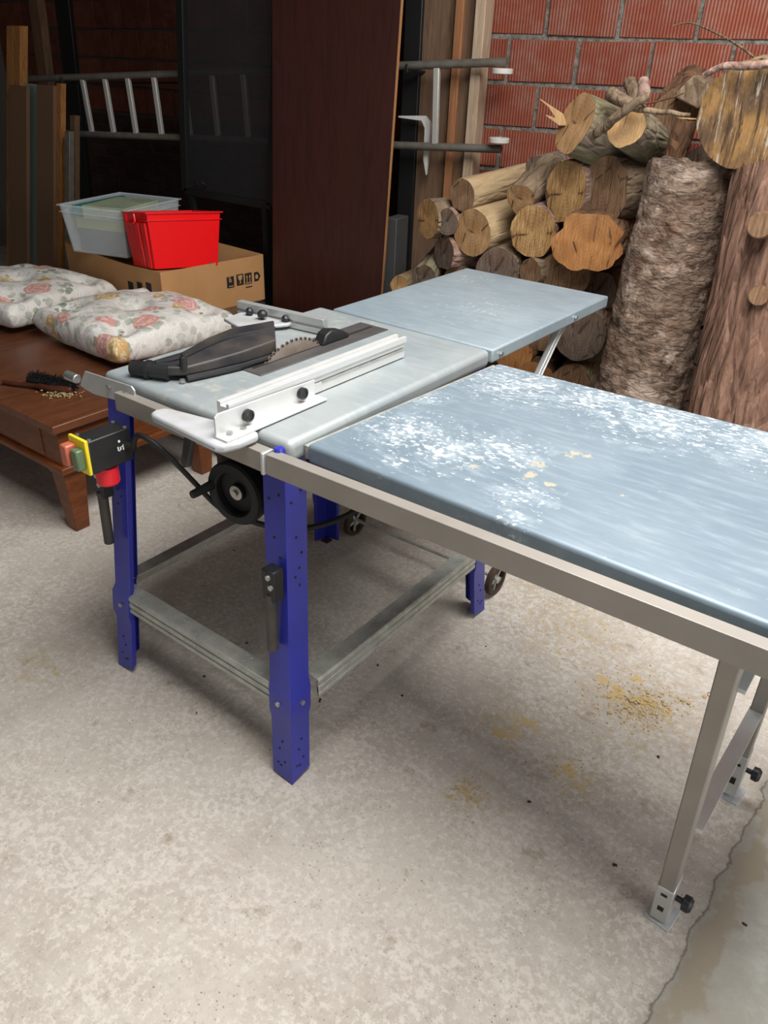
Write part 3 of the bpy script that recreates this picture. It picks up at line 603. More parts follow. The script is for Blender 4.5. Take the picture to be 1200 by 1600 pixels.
def cushion(c, w, d, t, rot, seed, label, tilt=(0, 0)):
    n = 44; b = MB(); vs = []; idx = {}
    tufts = [(sx*.33, sy*.33) for sx in (-1, 1) for sy in (-1, 1)]+[(0, 0)]
    def shape(x, y, side):
        e = (1-abs(x)**4.5)*(1-abs(y)**4.5); h = max(e, 0)**.30
        for tx, ty in tufts: h -= .75*math.exp(-(((x*.5-tx*.95)**2+(y*.5-ty*.95)**2)/.0085))
        h += .05*noise.noise(Vector((x*3+seed, y*3, side)))+.025*noise.noise(Vector((x*9+seed, y*9, side)))
        pin = 1-.05*(1-abs(y)**2)*abs(x)**3
        return h, pin
    for side in (1, -1):
        for i in range(n+1):
            for j in range(n+1):
                x, y = -1+2*i/n, -1+2*j/n; h, pin = shape(x, y, side); edge = (abs(x) == 1 or abs(y) == 1)
                z = 0 if edge else side*max(h, .02)*t/2*(1 if side > 0 else .9)
                if side < 0: z = max(z, -t*.42) if not edge else 0
                idx[(side, i, j)] = len(vs) if not (edge and side < 0) else idx[(1, i, j)]
                if not (edge and side < 0): vs.append((x*w/2*(1-.04*abs(y)**2*0), y*d/2, z))
    fs = []
    for side in (1, -1):
        for i in range(n):
            for j in range(n):
                q = [idx[(side, i, j)], idx[(side, i+1, j)], idx[(side, i+1, j+1)], idx[(side, i, j+1)]]; fs.append(tuple(q if side > 0 else reversed(q)))
    b.add(vs, fs); ob = b.build('seat_cushion', floral(seed), subsurf=1, smooth=180); ob.location = c; ob.rotation_euler = (tilt[0], tilt[1], rot)
    tag(ob, label, 'cushion', None)
    for tx, ty in tufts:
        o2 = lathe(MB(), (0, 0, 0), UP, [(.006, 0), (.009, .004), (.002, .007)], 12).build('tuft_button', MT['cloth'], ob); o2.location = (tx*.95*w, ty*.95*d, t*.24)
    return ob
cushion((-1.22, .965, TZ+.076), .62, .60, .165, R(-3), 3.1, 'tufted floral cushion, the nearer one lying by the saw')
cushion((-1.95, .88, TZ+.076), .66, .58, .165, R(6), 8.4, 'tufted floral cushion at the left edge, behind the nearer one')

# hand brush
hb = thing('hand_brush', (-.80, .45, TZ), 'wooden hand brush with black bristles full of sawdust on the coffee table', 'brush')
A_, Bq, Cq = Z(5, 597, TZ+.012), Z(55, 603, TZ+.014), Z(112, 610, TZ+.016)
b = MB().tube(spline([A_, Z(25, 600, TZ+.012), Bq, Z(80, 607, TZ+.018), Cq]), [.008]*6+[.0085]*6+[.009]*6+[.011]*6+[.013]*8+[.008], 12); b.build('brush_handle', 'brushwood', hb)
b = MB(); random.seed(3)
for k in range(1800):
    t = random.random(); p = Z(48, 590, TZ+.018).lerp(Z(112, 604, TZ+.016), t)+Vector((random.uniform(-.01, .01), random.uniform(-.012, .012), 0))
    d = Vector((random.uniform(.2, 1), random.uniform(-.6, .3), random.uniform(-.3, .9))).normalized()*random.uniform(.022, .038); b.bar(p, p+d, .0016, .0016)
br_ = b.build('bristles', 'brush', hb); br_['kind'] = 'stuff'
MB().tube([Z(45, 592, TZ+.02), Z(112, 606, TZ+.018)], [.014, .014], 12).build('bristle_core', 'brush', hb)
b = MB()
for k in range(260):
    p = Z(random.gauss(95, 12), random.gauss(615, 3), TZ+.004); p.z = TZ+random.uniform(0, .012); s_ = random.uniform(.001, .003); b.box(p-Vector((s_, s_, 0)), p+Vector((s_, s_, s_)))
sd = b.build('sawdust_clump', 'sawdust'); tag(sd, 'clump of pale sawdust caught beside the brush', 'sawdust', None, 'stuff')

# cardboard box
BZ = .645; near = Z(250, 426, BZ); rt_ = Z(412, 397, BZ); lf = Z(62, 385, BZ)
ax = (rt_-near); ay = (lf-near); az = ax.normalized(); al = Vector((-az.y, az.x, 0)); al = al if al.dot(ay) > 0 else -al
w1, w2 = ax.length-.004, ay.length
cb = MB(); z0 = TZ+.001; NG = 16; vs = []
def sag(a, b): # flattened, dented lid
    e = (min(a, 1-a)*min(b, 1-b)*4)
    return -.012*sin(pi*b)*(1-a) - .075*min(1, e*3.2)**.8*(.55+.45*a)
for i in range(NG+1):
    for j in range(NG+1):
        a_, b_ = i/NG, j/NG; p_ = near+az*w1*a_+al*w2*b_; vs.append(Vector((p_.x, p_.y, BZ+sag(a_, b_))))
fs = [(i*(NG+1)+j, (i+1)*(NG+1)+j, (i+1)*(NG+1)+j+1, i*(NG+1)+j+1) for i in range(NG) for j in range(NG)]
rim = [(i, 0) for i in range(NG)]+[(NG, j) for j in range(NG)]+[(NG-i, NG) for i in range(NG)]+[(0, NG-j) for j in range(NG)]
k0 = len(vs); vs += [Vector((vs[i*(NG+1)+j].x, vs[i*(NG+1)+j].y, z0)) for i, j in rim]; nr = len(rim)
for k in range(nr): a_, b_ = rim[k], rim[(k+1) % nr]; fs.append((a_[0]*(NG+1)+a_[1], b_[0]*(NG+1)+b_[1], k0+(k+1) % nr, k0+k))
fs.append(tuple(range(k0, k0+nr))); cb.add(vs, fs)
box_ = cb.build('cardboard_box', 'card', smooth=30); tag(box_, 'large brown cardboard box with handling symbols under the red crate', 'box')
def onface(px0, py0, poly, name='print', mat='ink', thick=.0012):
    """polygon in metres on the long box face; origin at photo point, x along az, y up"""
    d = ray(px0, py0); n_ = az.cross(UP).normalized(); t = (near-CAM).dot(n_)/d.dot(n_); o_ = CAM+d*t
    if n_.dot(CAM-near) < 0: n_ = -n_
    b = MB(); b.prism([o_+az*x+UP*y+n_*.0002 for x, y in poly], n_*thick); return b.build(name, mat, box_)
sq = [(-.021, -.026), (.021, -.026), (.021, .026), (-.021, .026)]
sy = [(360, 441), (375, 437), (388, 435)]
for (x, y) in sy: onface(x, y, sq)
onface(401, 432, [(-.016, -.022), (.008, -.022), (.024, 0), (.008, .022), (-.016, .022)])
onface(359.5, 437.5, [(-.007, -.010), (.007, -.010), (.007, .003), (-.003, .003), (-.003, .010), (.005, .010), (.005, .013), (-.007, .013)], 'digit', 'card', .0018)
onface(359.5, 437.5, [(-.003, -.0065), (.003, -.0065), (.003, -.0005), (-.003, -.0005)], 'digit', 'ink', .0024)
onface(361, 446, [(-.013, -.005), (.013, -.005), (.013, -.001), (-.013, -.001)], 'line', 'card', .0018)
onface(361, 449.5, [(-.013, -.005), (.013, -.005), (.013, -.001), (-.013, -.001)], 'line', 'card', .0018)
onface(375, 436, [(-.014, .018), (-.010, -.001), (-.003, -.006), (-.002, -.016), (-.009, -.020), (.009, -.020), (.002, -.016), (.003, -.006), (.010, -.001), (.014, .018)], 'glass_symbol', 'card', .0018)
for dx in (-.009, .009): onface(388, 435, [(dx-.002, -.016), (dx+.002, -.016), (dx+.002, .006), (dx+.006, .006), (dx, .018), (dx-.006, .006), (dx-.002, .006)], 'arrow_symbol', 'card', .0018)
onface(388, 435, [(-.017, -.022), (.017, -.022), (.017, -.018), (-.017, -.018)], 'line', 'card', .0018)
onface(401, 432, [(-.008, -.010), (.006, -.010), (.009, 0), (.004, .010), (-.006, .010), (-.010, 0)], 'symbol', 'card', .0018)
onface(389, 448, [(-.020, -.003), (.020, -.003), (.020, .002), (-.020, .002)])
for (x, y) in ((205, 449), (219, 450), (233, 451)):
    d = ray(x, y); n_ = al.cross(UP).normalized(); n_ = n_ if n_.dot(CAM-near) > 0 else -n_; t = (near-CAM).dot(n_)/d.dot(n_); o_ = CAM+d*t
    MB().prism([o_+al*a_+UP*c_+n_*.0002 for a_, c_ in sq], n_*.0012).build('print', 'ink', box_)
tb = MB()
for k in range(NG):
    qs = [near+az*(w1*.5+d_)+al*(w2*b_)+UP*(sag(.5+d_/w1, b_)+.0015) for d_, b_ in ((-.03, k/NG), (.03, k/NG), (.03, (k+1)/NG), (-.03, (k+1)/NG))]; tb.hexa(qs+[q_+UP*.0012 for q_ in qs])
tb.build('sealing_tape', 'tape', box_)

# crates
def crate(name, o_, xv, yv, wx, wy, h, taper, t, mat, label, cat, ribs=True):
    root = thing(name, o_, label, cat); xv, yv = xv.normalized(), yv.normalized()
    def Pq(x, y, z, inset=0):
        k = (z/h)*taper; sx, sy = wx/2+k-inset, wy/2+k-inset; return o_+xv*(x*sx)+yv*(y*sy)+UP*z
    b = MB(); n = 1; cor = [(-1, -1), (1, -1), (1, 1), (-1, 1)]
    out0, out1 = [Pq(x, y, 0) for x, y in cor], [Pq(x, y, h) for x, y in cor]; in0, in1 = [Pq(x, y, t, t) for x, y in cor], [Pq(x, y, h, t) for x, y in cor]
    vs = out0+out1+in0+in1; fs = [(3, 2, 1, 0), (8, 9, 10, 11)]
    for i in range(4): j = (i+1) % 4; fs += [(i, j, 4+j, 4+i), (8+j, 8+i, 12+i, 12+j), (4+i, 4+j, 12+j, 12+i)]
    b.add(vs, fs); b.build('shell', mat, root, bevel=.006 if mat != 'clear' else .012, seg=3)
    rb = MB()
    for z0_, e, th_ in ((h-.035, .007, .004), (h-.006, .010, .006)):
        ro = [Pq(x, y, z0_)+xv*x*e+yv*y*e for x, y in cor]; ri = [Pq(x, y, z0_)-xv*x*.0-yv*y*.0 for x, y in cor]
        vs = ro+ri+[q+UP*th_ for q in ro]+[q+UP*th_ for q in ri]; fs = []
        for i in range(4): j = (i+1) % 4; fs += [(i, j, 4+j, 4+i), (8+i, 8+j, 12+j, 12+i), (i, j, 8+j, 8+i), (4+i, 4+j, 12+j, 12+i)]
        rb.add(vs, fs)
    rb.build('rim', mat, root, bevel=.001)
    if ribs:
        rr = MB()
        for x in (-.62, -.28, .05, .62): rr.bar(Pq(x, -1, .0)-yv*.002, Pq(x, -1, h-.04)-yv*.002, .05, .012, yv)
        rr.build('ribs', mat, root, bevel=.006, seg=3)
        hh = MB(); c1, c2 = Pq(-.35, -1, h-.008)-yv*.012, Pq(.2, -1, h-.008)-yv*.012
        hh.tube(spline([c1, c1-UP*.035, c2-UP*.035, c2], 4), .006, 8); hh.build('handle', mat, root)
    return root
nc, rc = Z(243, 422, BZ), Z(340, 410, BZ)
yv_ = (rc-nc).normalized(); xv_ = Vector((yv_.y, -yv_.x, 0)); xv_ = xv_ if xv_.x > 0 else -xv_   # xv to the right side, yv away
cw, cdp = .245, (rc-nc).length
ctr = nc - xv_*cw/2 + yv_*cdp/2 + UP*.003
red_ = crate('storage_crate', ctr, xv_, yv_, cw, cdp, .235, .022, .004, 'red', 'bright red plastic crate standing on the cardboard box', 'crate')
hd = Vector((ctr.x-CAM.x, ctr.y-CAM.y, 0)).normalized(); piv = nc+UP*.002   # tipped back into the dented lid
TM = Matrix.Translation(piv) @ Matrix.Rotation(R(-8), 4, UP.cross(hd).normalized()*-1) @ Matrix.Translation(-piv)
red_.matrix_world = TM @ Matrix.Translation(ctr)
cc0 = Z(150, 395, BZ)+Vector((-.035, .20, -.008))
cl_ = crate('storage_tub', cc0, Vector((.96, .28, 0)), Vector((-.28, .96, 0)), .31, .40, .215, .022, .004, 'clear', 'clear plastic tub full of books behind the red crate', 'tub', False)
def obox(c, xv, yv, sx, sy, sz, name, mat, label, cat, group=None, rz=0):
    xv = Vector(xv).normalized(); yv = UP.cross(xv); xv, yv = xv*cos(rz)+yv*sin(rz), yv*cos(rz)-xv*sin(rz); c = Vector(c)
    q = [c-xv*sx/2-yv*sy/2, c+xv*sx/2-yv*sy/2, c+xv*sx/2+yv*sy/2, c-xv*sx/2+yv*sy/2]
    ob = MB().hexa(q+[p+UP*sz for p in q]).build(name, mat, bevel=.002, loc=c); return tag(ob, label, cat, group)
tx = Vector((.96, .28, 0)); ty = Vector((-.28, .96, 0))
obox(cc0+UP*.006, tx, 0, .25, .33, .10, 'game_box', 'greybox', 'dark box at the bottom of the clear tub', 'box')
obox(cc0+UP*.107+ty*.0-tx*.01, tx, 0, .26, .34, .05, 'game_box', 'lime', 'yellow-green box in the middle of the clear tub', 'box')
obox(cc0+UP*.158+tx*.03-ty*.04, tx, 0, .22, .30, .058, 'picture_book', 'book', 'flowery printed book on top in the clear tub', 'book', None, .08)
obox(cc0+UP*.158-tx*.125, tx, 0, .035, .36, .050, 'plastic_folder', 'teal', 'teal folder along the left inside of the clear tub', 'folder')

# ================================================================== BACK LEFT CORNER
# dark red board standing in front of the bay
def board():
    d = 3.1; base = CAM.copy(); base.z = 0; u = -2.10055372/2.85*d; B = base+WN*d+WT*u; psi, ph, a = -.03197, .01733, .2
    w0 = Vector((cos(a), sin(a), 0)); bk = Vector((-sin(a), cos(a), 0)); up0 = UP*cos(ph)+bk*sin(ph); w = w0*cos(psi)+up0*sin(psi); up = up0*cos(psi)-w0*sin(psi); Wd = .53826/2.85*d
    t = bk*.018; B = B-t+UP*.0195; b = MB(); h = 2.15
    b.hexa([B, B+w*Wd, B+w*Wd+t, B+t, B+up*h, B+w*Wd+up*h, B+w*Wd+t+up*h, B+t+up*h]); o1 = b.build('leaning_board', 'board', bevel=.001); tag(o1, 'tall dark red wooden board standing upright behind the saw', 'board')
    q = B+w*(Wd+.0005); b = MB(); b.hexa([q, q+w*.002, q+w*.002+t, q+t, q+up*h, q+w*.002+up*h, q+w*.002+t+up*h, q+t+up*h]); b.build('raw_edge', 'board_edge', o1)
    return B, w, up
BB, bw, bup = board()
# timber posts at the corner of the bay
def wpost(xa, xb, d, th_, mat, name, label, z1=2.85, z0=0):
    a, c = PW(xa, 130, d), PW(xb, 130, d); a.z = c.z = z0; b = MB(); b.hexa([a, c, c+WN*th_, a+WN*th_]+[p+UP*(z1-z0) for p in (a, c, c+WN*th_, a+WN*th_)])
    return tag(b.build(name, mat, bevel=.004), label, 'post' if 'post' in name else 'plank')
wpost(733, 749, 3.40, .09, 'post_pale', 'timber_plank', 'pale rough plank upright against the red brick wall')
wpost(716.5, 732.5, 3.44, .05, 'post_brown', 'timber_plank', 'grey-brown plank between the orange-brown and the pale plank')
wpost(703, 716, 3.42, .07, 'post_orange', 'timber_plank', 'narrow orange-brown plank beside the wide brown board')
wpost(655, 702.5, 3.46, .05, 'post_brown', 'timber_plank', 'wide brown weathered board behind the ladder end')
wpost(628, 654, 3.44, .03, 'iron', 'steel_post', 'black metal upright beside the wide brown board')
# shelf bracket hanging from the wide board
p = [PW(x, y, 3.385) for x, y in ((622, 181), (664, 181), (671, 190), (672, 196), (668, 250), (665, 274), (661, 250), (663, 200), (658, 189), (622, 184))]
b = MB(); b.prism(p, WN*.02); tag(b.build('shelf_bracket', 'wheelwhite', bevel=.002), 'white metal shelf bracket by the ladder, left of the pale plank', 'bracket')
b = MB(); p = [PW(x, y, 3.25) for x, y in ((602, 340), (620, 340), (620, 440), (600, 440))]; a_, c_ = p[0], p[1]; z1 = a_.z; a_.z = c_.z = 0
b.hexa([a_, c_, c_+WN*.12, a_+WN*.12]+[q+UP*z1 for q in (a_, c_, c_+WN*.12, a_+WN*.12)]); tag(b.build('metal_cabinet', 'greybox', bevel=.004), 'dark grey narrow box standing behind the red board', 'cabinet')
# ladder hung sideways
ld = thing('ladder', PW(420, 170, 3.35), 'long aluminium ladder hung sideways along the back wall', 'ladder')
Lt, Rt = PW(22, 124, 3.35), PW(792, 97, 3.35); Lb, Rb_ = PW(40, 206, 3.35), PW(783, 233, 3.35)
zt = (PW(285, 117, 3.35).z*.0+Rt.z); 
b = MB().tube([Lt, Lt.lerp(Rt, .5), Rt], .0165, 12); b.build('rail', 'ladder', ld); b = MB().tube([Lb, Lb.lerp(Rb_, .5), Rb_], .0165, 12); b.build('rail', 'ladder', ld)
for x in (128, 163, 199, 240, 286, 331, 380, 430, 482, 535, 583, 682):
    a_, c_ = PW(x, 118, 3.35), PW(x, 118, 3.35); tt = (a_-Lt).dot(WT)/(Rt-Lt).dot(WT); p1, p2 = Lt.lerp(Rt, tt), Lb.lerp(Rb_, tt)
    MB().bar(p1, p2, .028, .020, WN).build('rung', 'rung', ld, bevel=.004)
lathe(MB(), Rt-WT*.008-UP*.032-WN*.02, UP, [(.040, -.010), (.042, -.008), (.042, .008), (.040, .010), (.014, .010), (.014, .006), (.002, .006)], 28).build('end_cap', 'wheelwhite', ld)
lathe(MB(), Rb_-WT*.005+UP*.034-WN*.02, UP, [(.040, -.010), (.042, -.008), (.042, .008), (.040, .010), (.014, .010), (.014, .006), (.002, .006)], 28).build('end_cap', 'wheelwhite', ld)
for x in (100, 640):   # wall hooks carrying it
    for L1, R1 in ((Lt, Rt),):
        a_ = PW(x, 110, 3.35); tt = (a_-Lt).dot(WT)/(Rt-Lt).dot(WT); p1 = Lt.lerp(Rt, tt); e = Vector((p1.x, 2.86 if x < 600 else 2.3, p1.z-.02))
        MB().tube([p1-Vector((0, .022, -.005)), p1-Vector((0, .02, .022)), p1+Vector((0, .02, -.024)), e], .005, 8).build('wall_hook', 'iron', ld)
# screen panel
def vz(x, y, v): return V(x, y, v)
sv = 1.86
c0, c1, c3, c2 = V(291, 298, sv), V(470, 322, sv), V(283, 0, sv), V(440, 0, sv)
sp = thing('insect_screen', (c0+c1)/2, 'dark framed mesh screen standing in front of the ladder, half behind the red board', 'screen')
topz = 2.84; k = (topz-c0.z)/(c3.z-c0.z); TL = c0+(c3-c0)*k; TR = Vector((TL.x+.62, TL.y, topz)); c1 = Vector((c0.x+.62, c0.y, c0.z)); 
b = MB(); b.bar(c0, TL, .045, .03, (0, 1, 0)); b.bar(c1, TR, .045, .03, (0, 1, 0)); b.bar(c0, c1, .03, .035); b.bar(TL, TR, .03, .035); b.build('frame', 'iron', sp, bevel=.003)
MB().hexa([c0+Vector((0, -.001, 0)), c1+Vector((0, -.001, 0)), c1+Vector((0, .001, 0)), c0+Vector((0, .001, 0)), TL+Vector((0, -.001, 0)), TR+Vector((0, -.001, 0)), TR+Vector((0, .001, 0)), TL+Vector((0, .001, 0))]).build('mesh_pane', 'mesh', sp)
hp = V(311, 290, sv-.03); MB().tube(spline([hp+Vector((-.03, .02, -.0)), hp+Vector((-.03, 0, .015)), hp+Vector((.03, 0, .015)), hp+Vector((.03, .02, 0))], 5), .005, 8).build('handle', 'black', sp)
for xx in (c0.x+.03, c0.x+.56): MB().box((xx, sv-.012, 0), (xx+.03, sv+.012, c0.z-.016)).build('leg', 'iron', sp)
# things leaning in the far left corner
def upright(x0, x1, y0, y1, v, mat, name, label, cat, th_=.03, foot=True, lean=0):
    a_, c_ = V(x0, y0, v), V(x1, y0, v); z1 = a_.z; e0, e1 = V(x0, y1, v), V(x1, y1, v); zb = 0 if foot else min(e0.z, e1.z)
    k = (a_.z-zb)/max(a_.z-e0.z, .01); f0 = a_+(e0-a_)*k; f1 = c_+(e1-c_)*k; f0.z = f1.z = zb; c_.z = z1; t = Vector((0, th_, 0))
    b = MB(); b.hexa([f0, f1, f1+t, f0+t, a_, c_, c_+t, a_+t]); return tag(b.build(name, mat, bevel=.002), label, cat)
upright(10, 20, 40, 400, 1.58, 'pine', 'timber_stud', 'left half of the pair of orange pine studs', 'stud', .045)
upright(20.5, 31, 40, 400, 1.58, 'pine', 'timber_stud', 'right half of the pair of orange pine studs', 'stud', .045)
upright(15, 41, 133, 368, 1.55, 'mdf', 'fibreboard_panel', 'narrow brown fibreboard panel leaning by the pine studs', 'panel', .02)
upright(57, 83, 132, 378, 1.56, 'mdf', 'fibreboard_panel', 'brown fibreboard panel to the right of the mirror', 'panel', .02)
upright(36, 64, 130, 370, 1.60, 'mirror', 'mirror', 'tall mirror standing between the two fibreboard panels', 'mirror', .008)
upright(88, 95, 130, 378, 1.58, 'pine', 'timber_strip', 'thin pine strip beside the right fibreboard panel', 'strip', .03)
upright(101, 108, 205, 300, 1.56, 'ladder', 'metal_profile', 'pale grey strip standing next to the stepped timber', 'strip', .03)
upright(109, 117, 180, 300, 1.63, 'pine_dark', 'timber_strip', 'short brown timber standing left of the ladder rungs', 'strip', .03)
b = MB(); p1, p2 = V(52, -40, 2.1), V(72, 118, 2.1); b.bar(p1+(p1-p2)*.6, p2-(p1-p2)*2.0, .10, .05, (0, 1, 0)); tag(b.build('leaning_beam', 'pine_dark', bevel=.004), 'old brown beam leaning in the far left corner', 'beam')
b = MB(); p1, p2 = V(92, -60, 2.4), V(112, 120, 2.4); b.bar(p1+(p1-p2)*.6, p2-(p1-p2)*2.0, .15, .03, (0, 1, 0)); tag(b.build('dark_plank', 'iron', bevel=.004), 'black plank leaning right of the old beam', 'plank')

# ================================================================== FIREWOOD
BK = {'grey': m_bark('grey bark', '#5f4f3f', '#8b7760', '#7a6754'), 'brown': m_bark('brown bark', '#4d3728', '#7a5a42', '#6a4d3a'),
      'pale': m_bark('pale peeling bark', '#8f7a5e', '#b59c78', '#a38a67', (1, 1, .2), 0, .5), 'mossy': m_bark('mossy bark', '#62564a', '#94836f', '#7f7060', moss=.38),
      'pink': m_bark('pinkish bark', '#6d5146', '#a58a7c', '#8a6d60')}
CT = {'saw': m_cut('saw marked yellow end', '#bd9a68', '#a78355', '#6e4722', 1, .5), 'tan': m_cut('tan sawn end', '#b39068', '#9b7850', '#7a5230', .3, .2),
      'brown': m_cut('brown sawn end', '#93755a', '#7b5f46', '#4a3222', .4, .9), 'orange': m_cut('orange sawn end', '#b5814f', '#9c683b', '#74492a', .1, 0),
      'dark': m_cut('weathered dark end', '#77675a', '#5f5148', '#33271f', .3, .1), 'fresh': m_cut('fresh pale end', '#c4a176', '#ae8a5e', '#8f653a', .1, .3)}
def log(x, y, ry, rx_m, bark, cut, label, dist=2.85, length=.45, dyaw=0, dpit=0, seed=None, lump=.06, roll=0, r_end=1.0, group=None):
    length = length if length > .5 else min(length, .34); P = PW(x, y, dist); r = ry/F*depth(P); seed = seed if seed is not None else x*.37+y*.11
    ax_ = Matrix.Rotation(R(dyaw), 3, 'Z') @ WN; side = ax_.cross(UP).normalized(); ax_ = (Matrix.Rotation(R(dpit), 3, side) @ ax_).normalized(); upv = side.cross(ax_).normalized()
    n = 40; m = 10; vs = []
    def rad(a, t):
        q = Vector((cos(a)*1.1+seed, sin(a)*1.1, t*length*2)); s = 1+lump*2.2*noise.noise(q)+lump*.8*noise.noise(q*3.3)+.02*noise.noise(q*9)
        return r*s*(1+(r_end-1)*t)
    for i in range(m+1):
        t = i/m
        for j in range(n):
            a = 2*pi*j/n; rr = rad(a, t)
            if i == 0: rr *= .985
            vs.append((cos(a)*rr*rx_m, sin(a)*rr, t*length))
    fs = [(i*n+j, (i+1)*n+j, (i+1)*n+(j+1) % n, i*n+(j+1) % n) for i in range(m) for j in range(n)]; fs.append(tuple(m*n+j for j in reversed(range(n))))
    # cut end
    cv, cf = [], []; K = 6
    for k in range(K):
        q = 1-k/K
        for j in range(n):
            a = 2*pi*j/n; rr = rad(a, 0)*.985*q; cv.append((cos(a)*rr*rx_m, sin(a)*rr, -.001+.0015*noise.noise(Vector((cos(a)*q*3, sin(a)*q*3, seed)))*(q < 1)))
    cv.append((0, 0, -.001))
    for k in range(K-1):
        for j in range(n): cf.append((k*n+j, k*n+(j+1) % n, (k+1)*n+(j+1) % n, (k+1)*n+j))
    for j in range(n): cf.append(((K-1)*n+j, (K-1)*n+(j+1) % n, K*n))
    o_ = MB().add(vs, fs).build('firewood_log', BK[bark], smooth=50); e = MB().add(cv, cf).build('cut_end', CT[cut], o_, smooth=50)
    M_ = Matrix((side, -upv, ax_)).transposed()
    if M_.determinant() < 0: M_ = Matrix((-side, -upv, ax_)).transposed()
    M_ = M_ @ Matrix.Rotation(R(roll), 3, 'Z'); o_.matrix_world = Matrix.Translation(P) @ M_.to_4x4()
    tag(o_, label, 'log', group); return o_
G = 'logs in the firewood stack'
log(668, 342, 30, .95, 'grey', 'saw', 'small log with a ribbed yellow end, furthest left of the stack', 2.86, .30, -28, 0)
log(699, 347, 20, .9, 'pink', 'dark', 'small dark-ended round between the leftmost log and the big pale-ended log', 2.84, .3)
log(722, 306, 25, .95, 'pale', 'brown', 'long smooth pale log lying on top at the left of the stack', 2.86, .55, -12, 4, r_end=.85)
log(814, 312, 24, 1, 'grey', 'tan', 'short knobbly log with a round tan end pointing down, beside the long smooth log', 2.84, .24, -6, 18, lump=.1, r_end=1.2)
log(738, 364, 36, .95, 'pale', 'tan', 'thick barkless log with a smooth tan end under the long smooth log', 2.84, .5, -10, 3, lump=.03)
log(832, 363, 39, .95, 'pink', 'saw', 'thick log with a striped saw-marked end right of the barkless one', 2.83, .45, 2)
log(884, 300, 46, .85, 'pink', 'saw', 'oval log end with a small dark crack, above the striped one', 2.84, .30, -20, 0, lump=.07)
log(943, 297, 51, .88, 'grey', 'brown', 'big brown-ended log touching the leaning trunk near its top', 2.82, .32, -24, 2, lump=.08)
log(898, 194, 46, .88, 'mossy', 'tan', 'large log with a slanting dark cut, highest on the left of the stack', 2.80, .28, -38, -18, lump=.06)
log(980, 196, 33, .95, 'mossy', 'fresh', 'mossy log with a fresh round cut pointing at the camera, top of the stack', 2.72, .28, -12, -16, lump=.06)
log(918, 380, 47, 1.15, 'brown', 'orange', 'ragged orange-ended log left of the leaning trunk', 2.74, .4, 0, 0, lump=.13)
log(694, 397, 26, .95, 'pink', 'dark', 'dark log with torn pale bark below the two small rounds', 2.86, .30, -30, 0, lump=.13)
log(775, 424, 36, 1.0, 'grey', 'dark', 'grey cracked log end half hidden behind the rear table edge', 2.83, .4)
log(828, 428, 24, .9, 'grey', 'brown', 'small split log just behind the rear table edge', 2.82, .3, -25, 0, lump=.1)
log(882, 430, 36, 1.1, 'brown', 'brown', 'brown log below the ragged orange one', 2.83, .4, 0, 0)
log(662, 436, 24, .8, 'mossy', 'dark', 'lichen-covered log end low at the left of the stack', 2.84, .35, 8, 10, lump=.1)
log(712, 436, 22, 1, 'mossy', 'brown', 'greenish log low behind the left of the rear table', 2.88, .35)
log(905, 522, 43, 1, 'grey', 'dark', 'big grey round with a dark crack under the rear table corner', 2.80, .45, 4, 0, lump=.04)
log(893, 600, 32, 1.1, 'mossy', 'brown', 'mossy log under the cracked grey round', 2.82, .4)
log(800, 548, 33, 1, 'brown', 'orange', 'orange-brown log seen under the rear table left of the strut', 2.84, .4)
log(850, 522, 28, .9, 'mossy', 'brown', 'green-tinged log just left of the cracked grey round', 2.90, .4)
log(838, 592, 27, 1.1, 'brown', 'orange', 'orange log end low beside the strut, above the side table edge', 2.84, .4)
log(840, 262, 18, 1.1, 'mossy', 'dark', 'small mossy log at the back behind the knobbly one', 3.08, .25)
log(858, 476, 30, 1.1, 'brown', 'dark', 'dark log hidden between rear table and ragged orange log', 2.92, .4)
log(624, 447, 16, 1, 'pale', 'fresh', 'small pale end piece low between the red board and the stack', 2.95, .2)
sil = [(600, 400), (650, 350), (720, 300), (800, 280), (870, 215), (1000, 200), (1060, 190), (1150, 170), (1400, 150)]
RB = .088
for row in range(8):  # filler logs added at the rear so gaps in the stack read dark
    for k in range(15):
        s_ = -.78+(k+.5*(row % 2))*RB*2.02; z_ = RB+row*RB*1.76
        P = wallpt(s_) - WN*(WD-3.20); P.z = z_; dx_ = P-CAM; px = 600+F*dx_.dot(_r)/dx_.dot(_fw); py = 800-F*dx_.dot(_u)/dx_.dot(_fw)
        top = sil[-1][1]
        for (xa, ya), (xb, yb) in zip(sil, sil[1:]):
            if xa <= px <= xb: top = ya+(yb-ya)*(px-xa)/(xb-xa)
        if px < 640 or px > 1260 or py < top+62: continue
        log(px, py, RB*F/dx_.dot(_fw), 1.0, 'brown', 'dark', 'dark filler log added behind the firewood stack to keep its gaps dark', 3.20, .27, lump=.04, group='added rear filler logs')
for (x, y, r_) in ((700, 500, 32), (760, 500, 30), (660, 500, 28), (935, 455, 30), (960, 385, 30)): log(x, y, r_, 1.0, 'brown', 'dark', 'dark log low in the front of the stack behind the tables', 2.90, .28, lump=.04, group='shaded front logs')

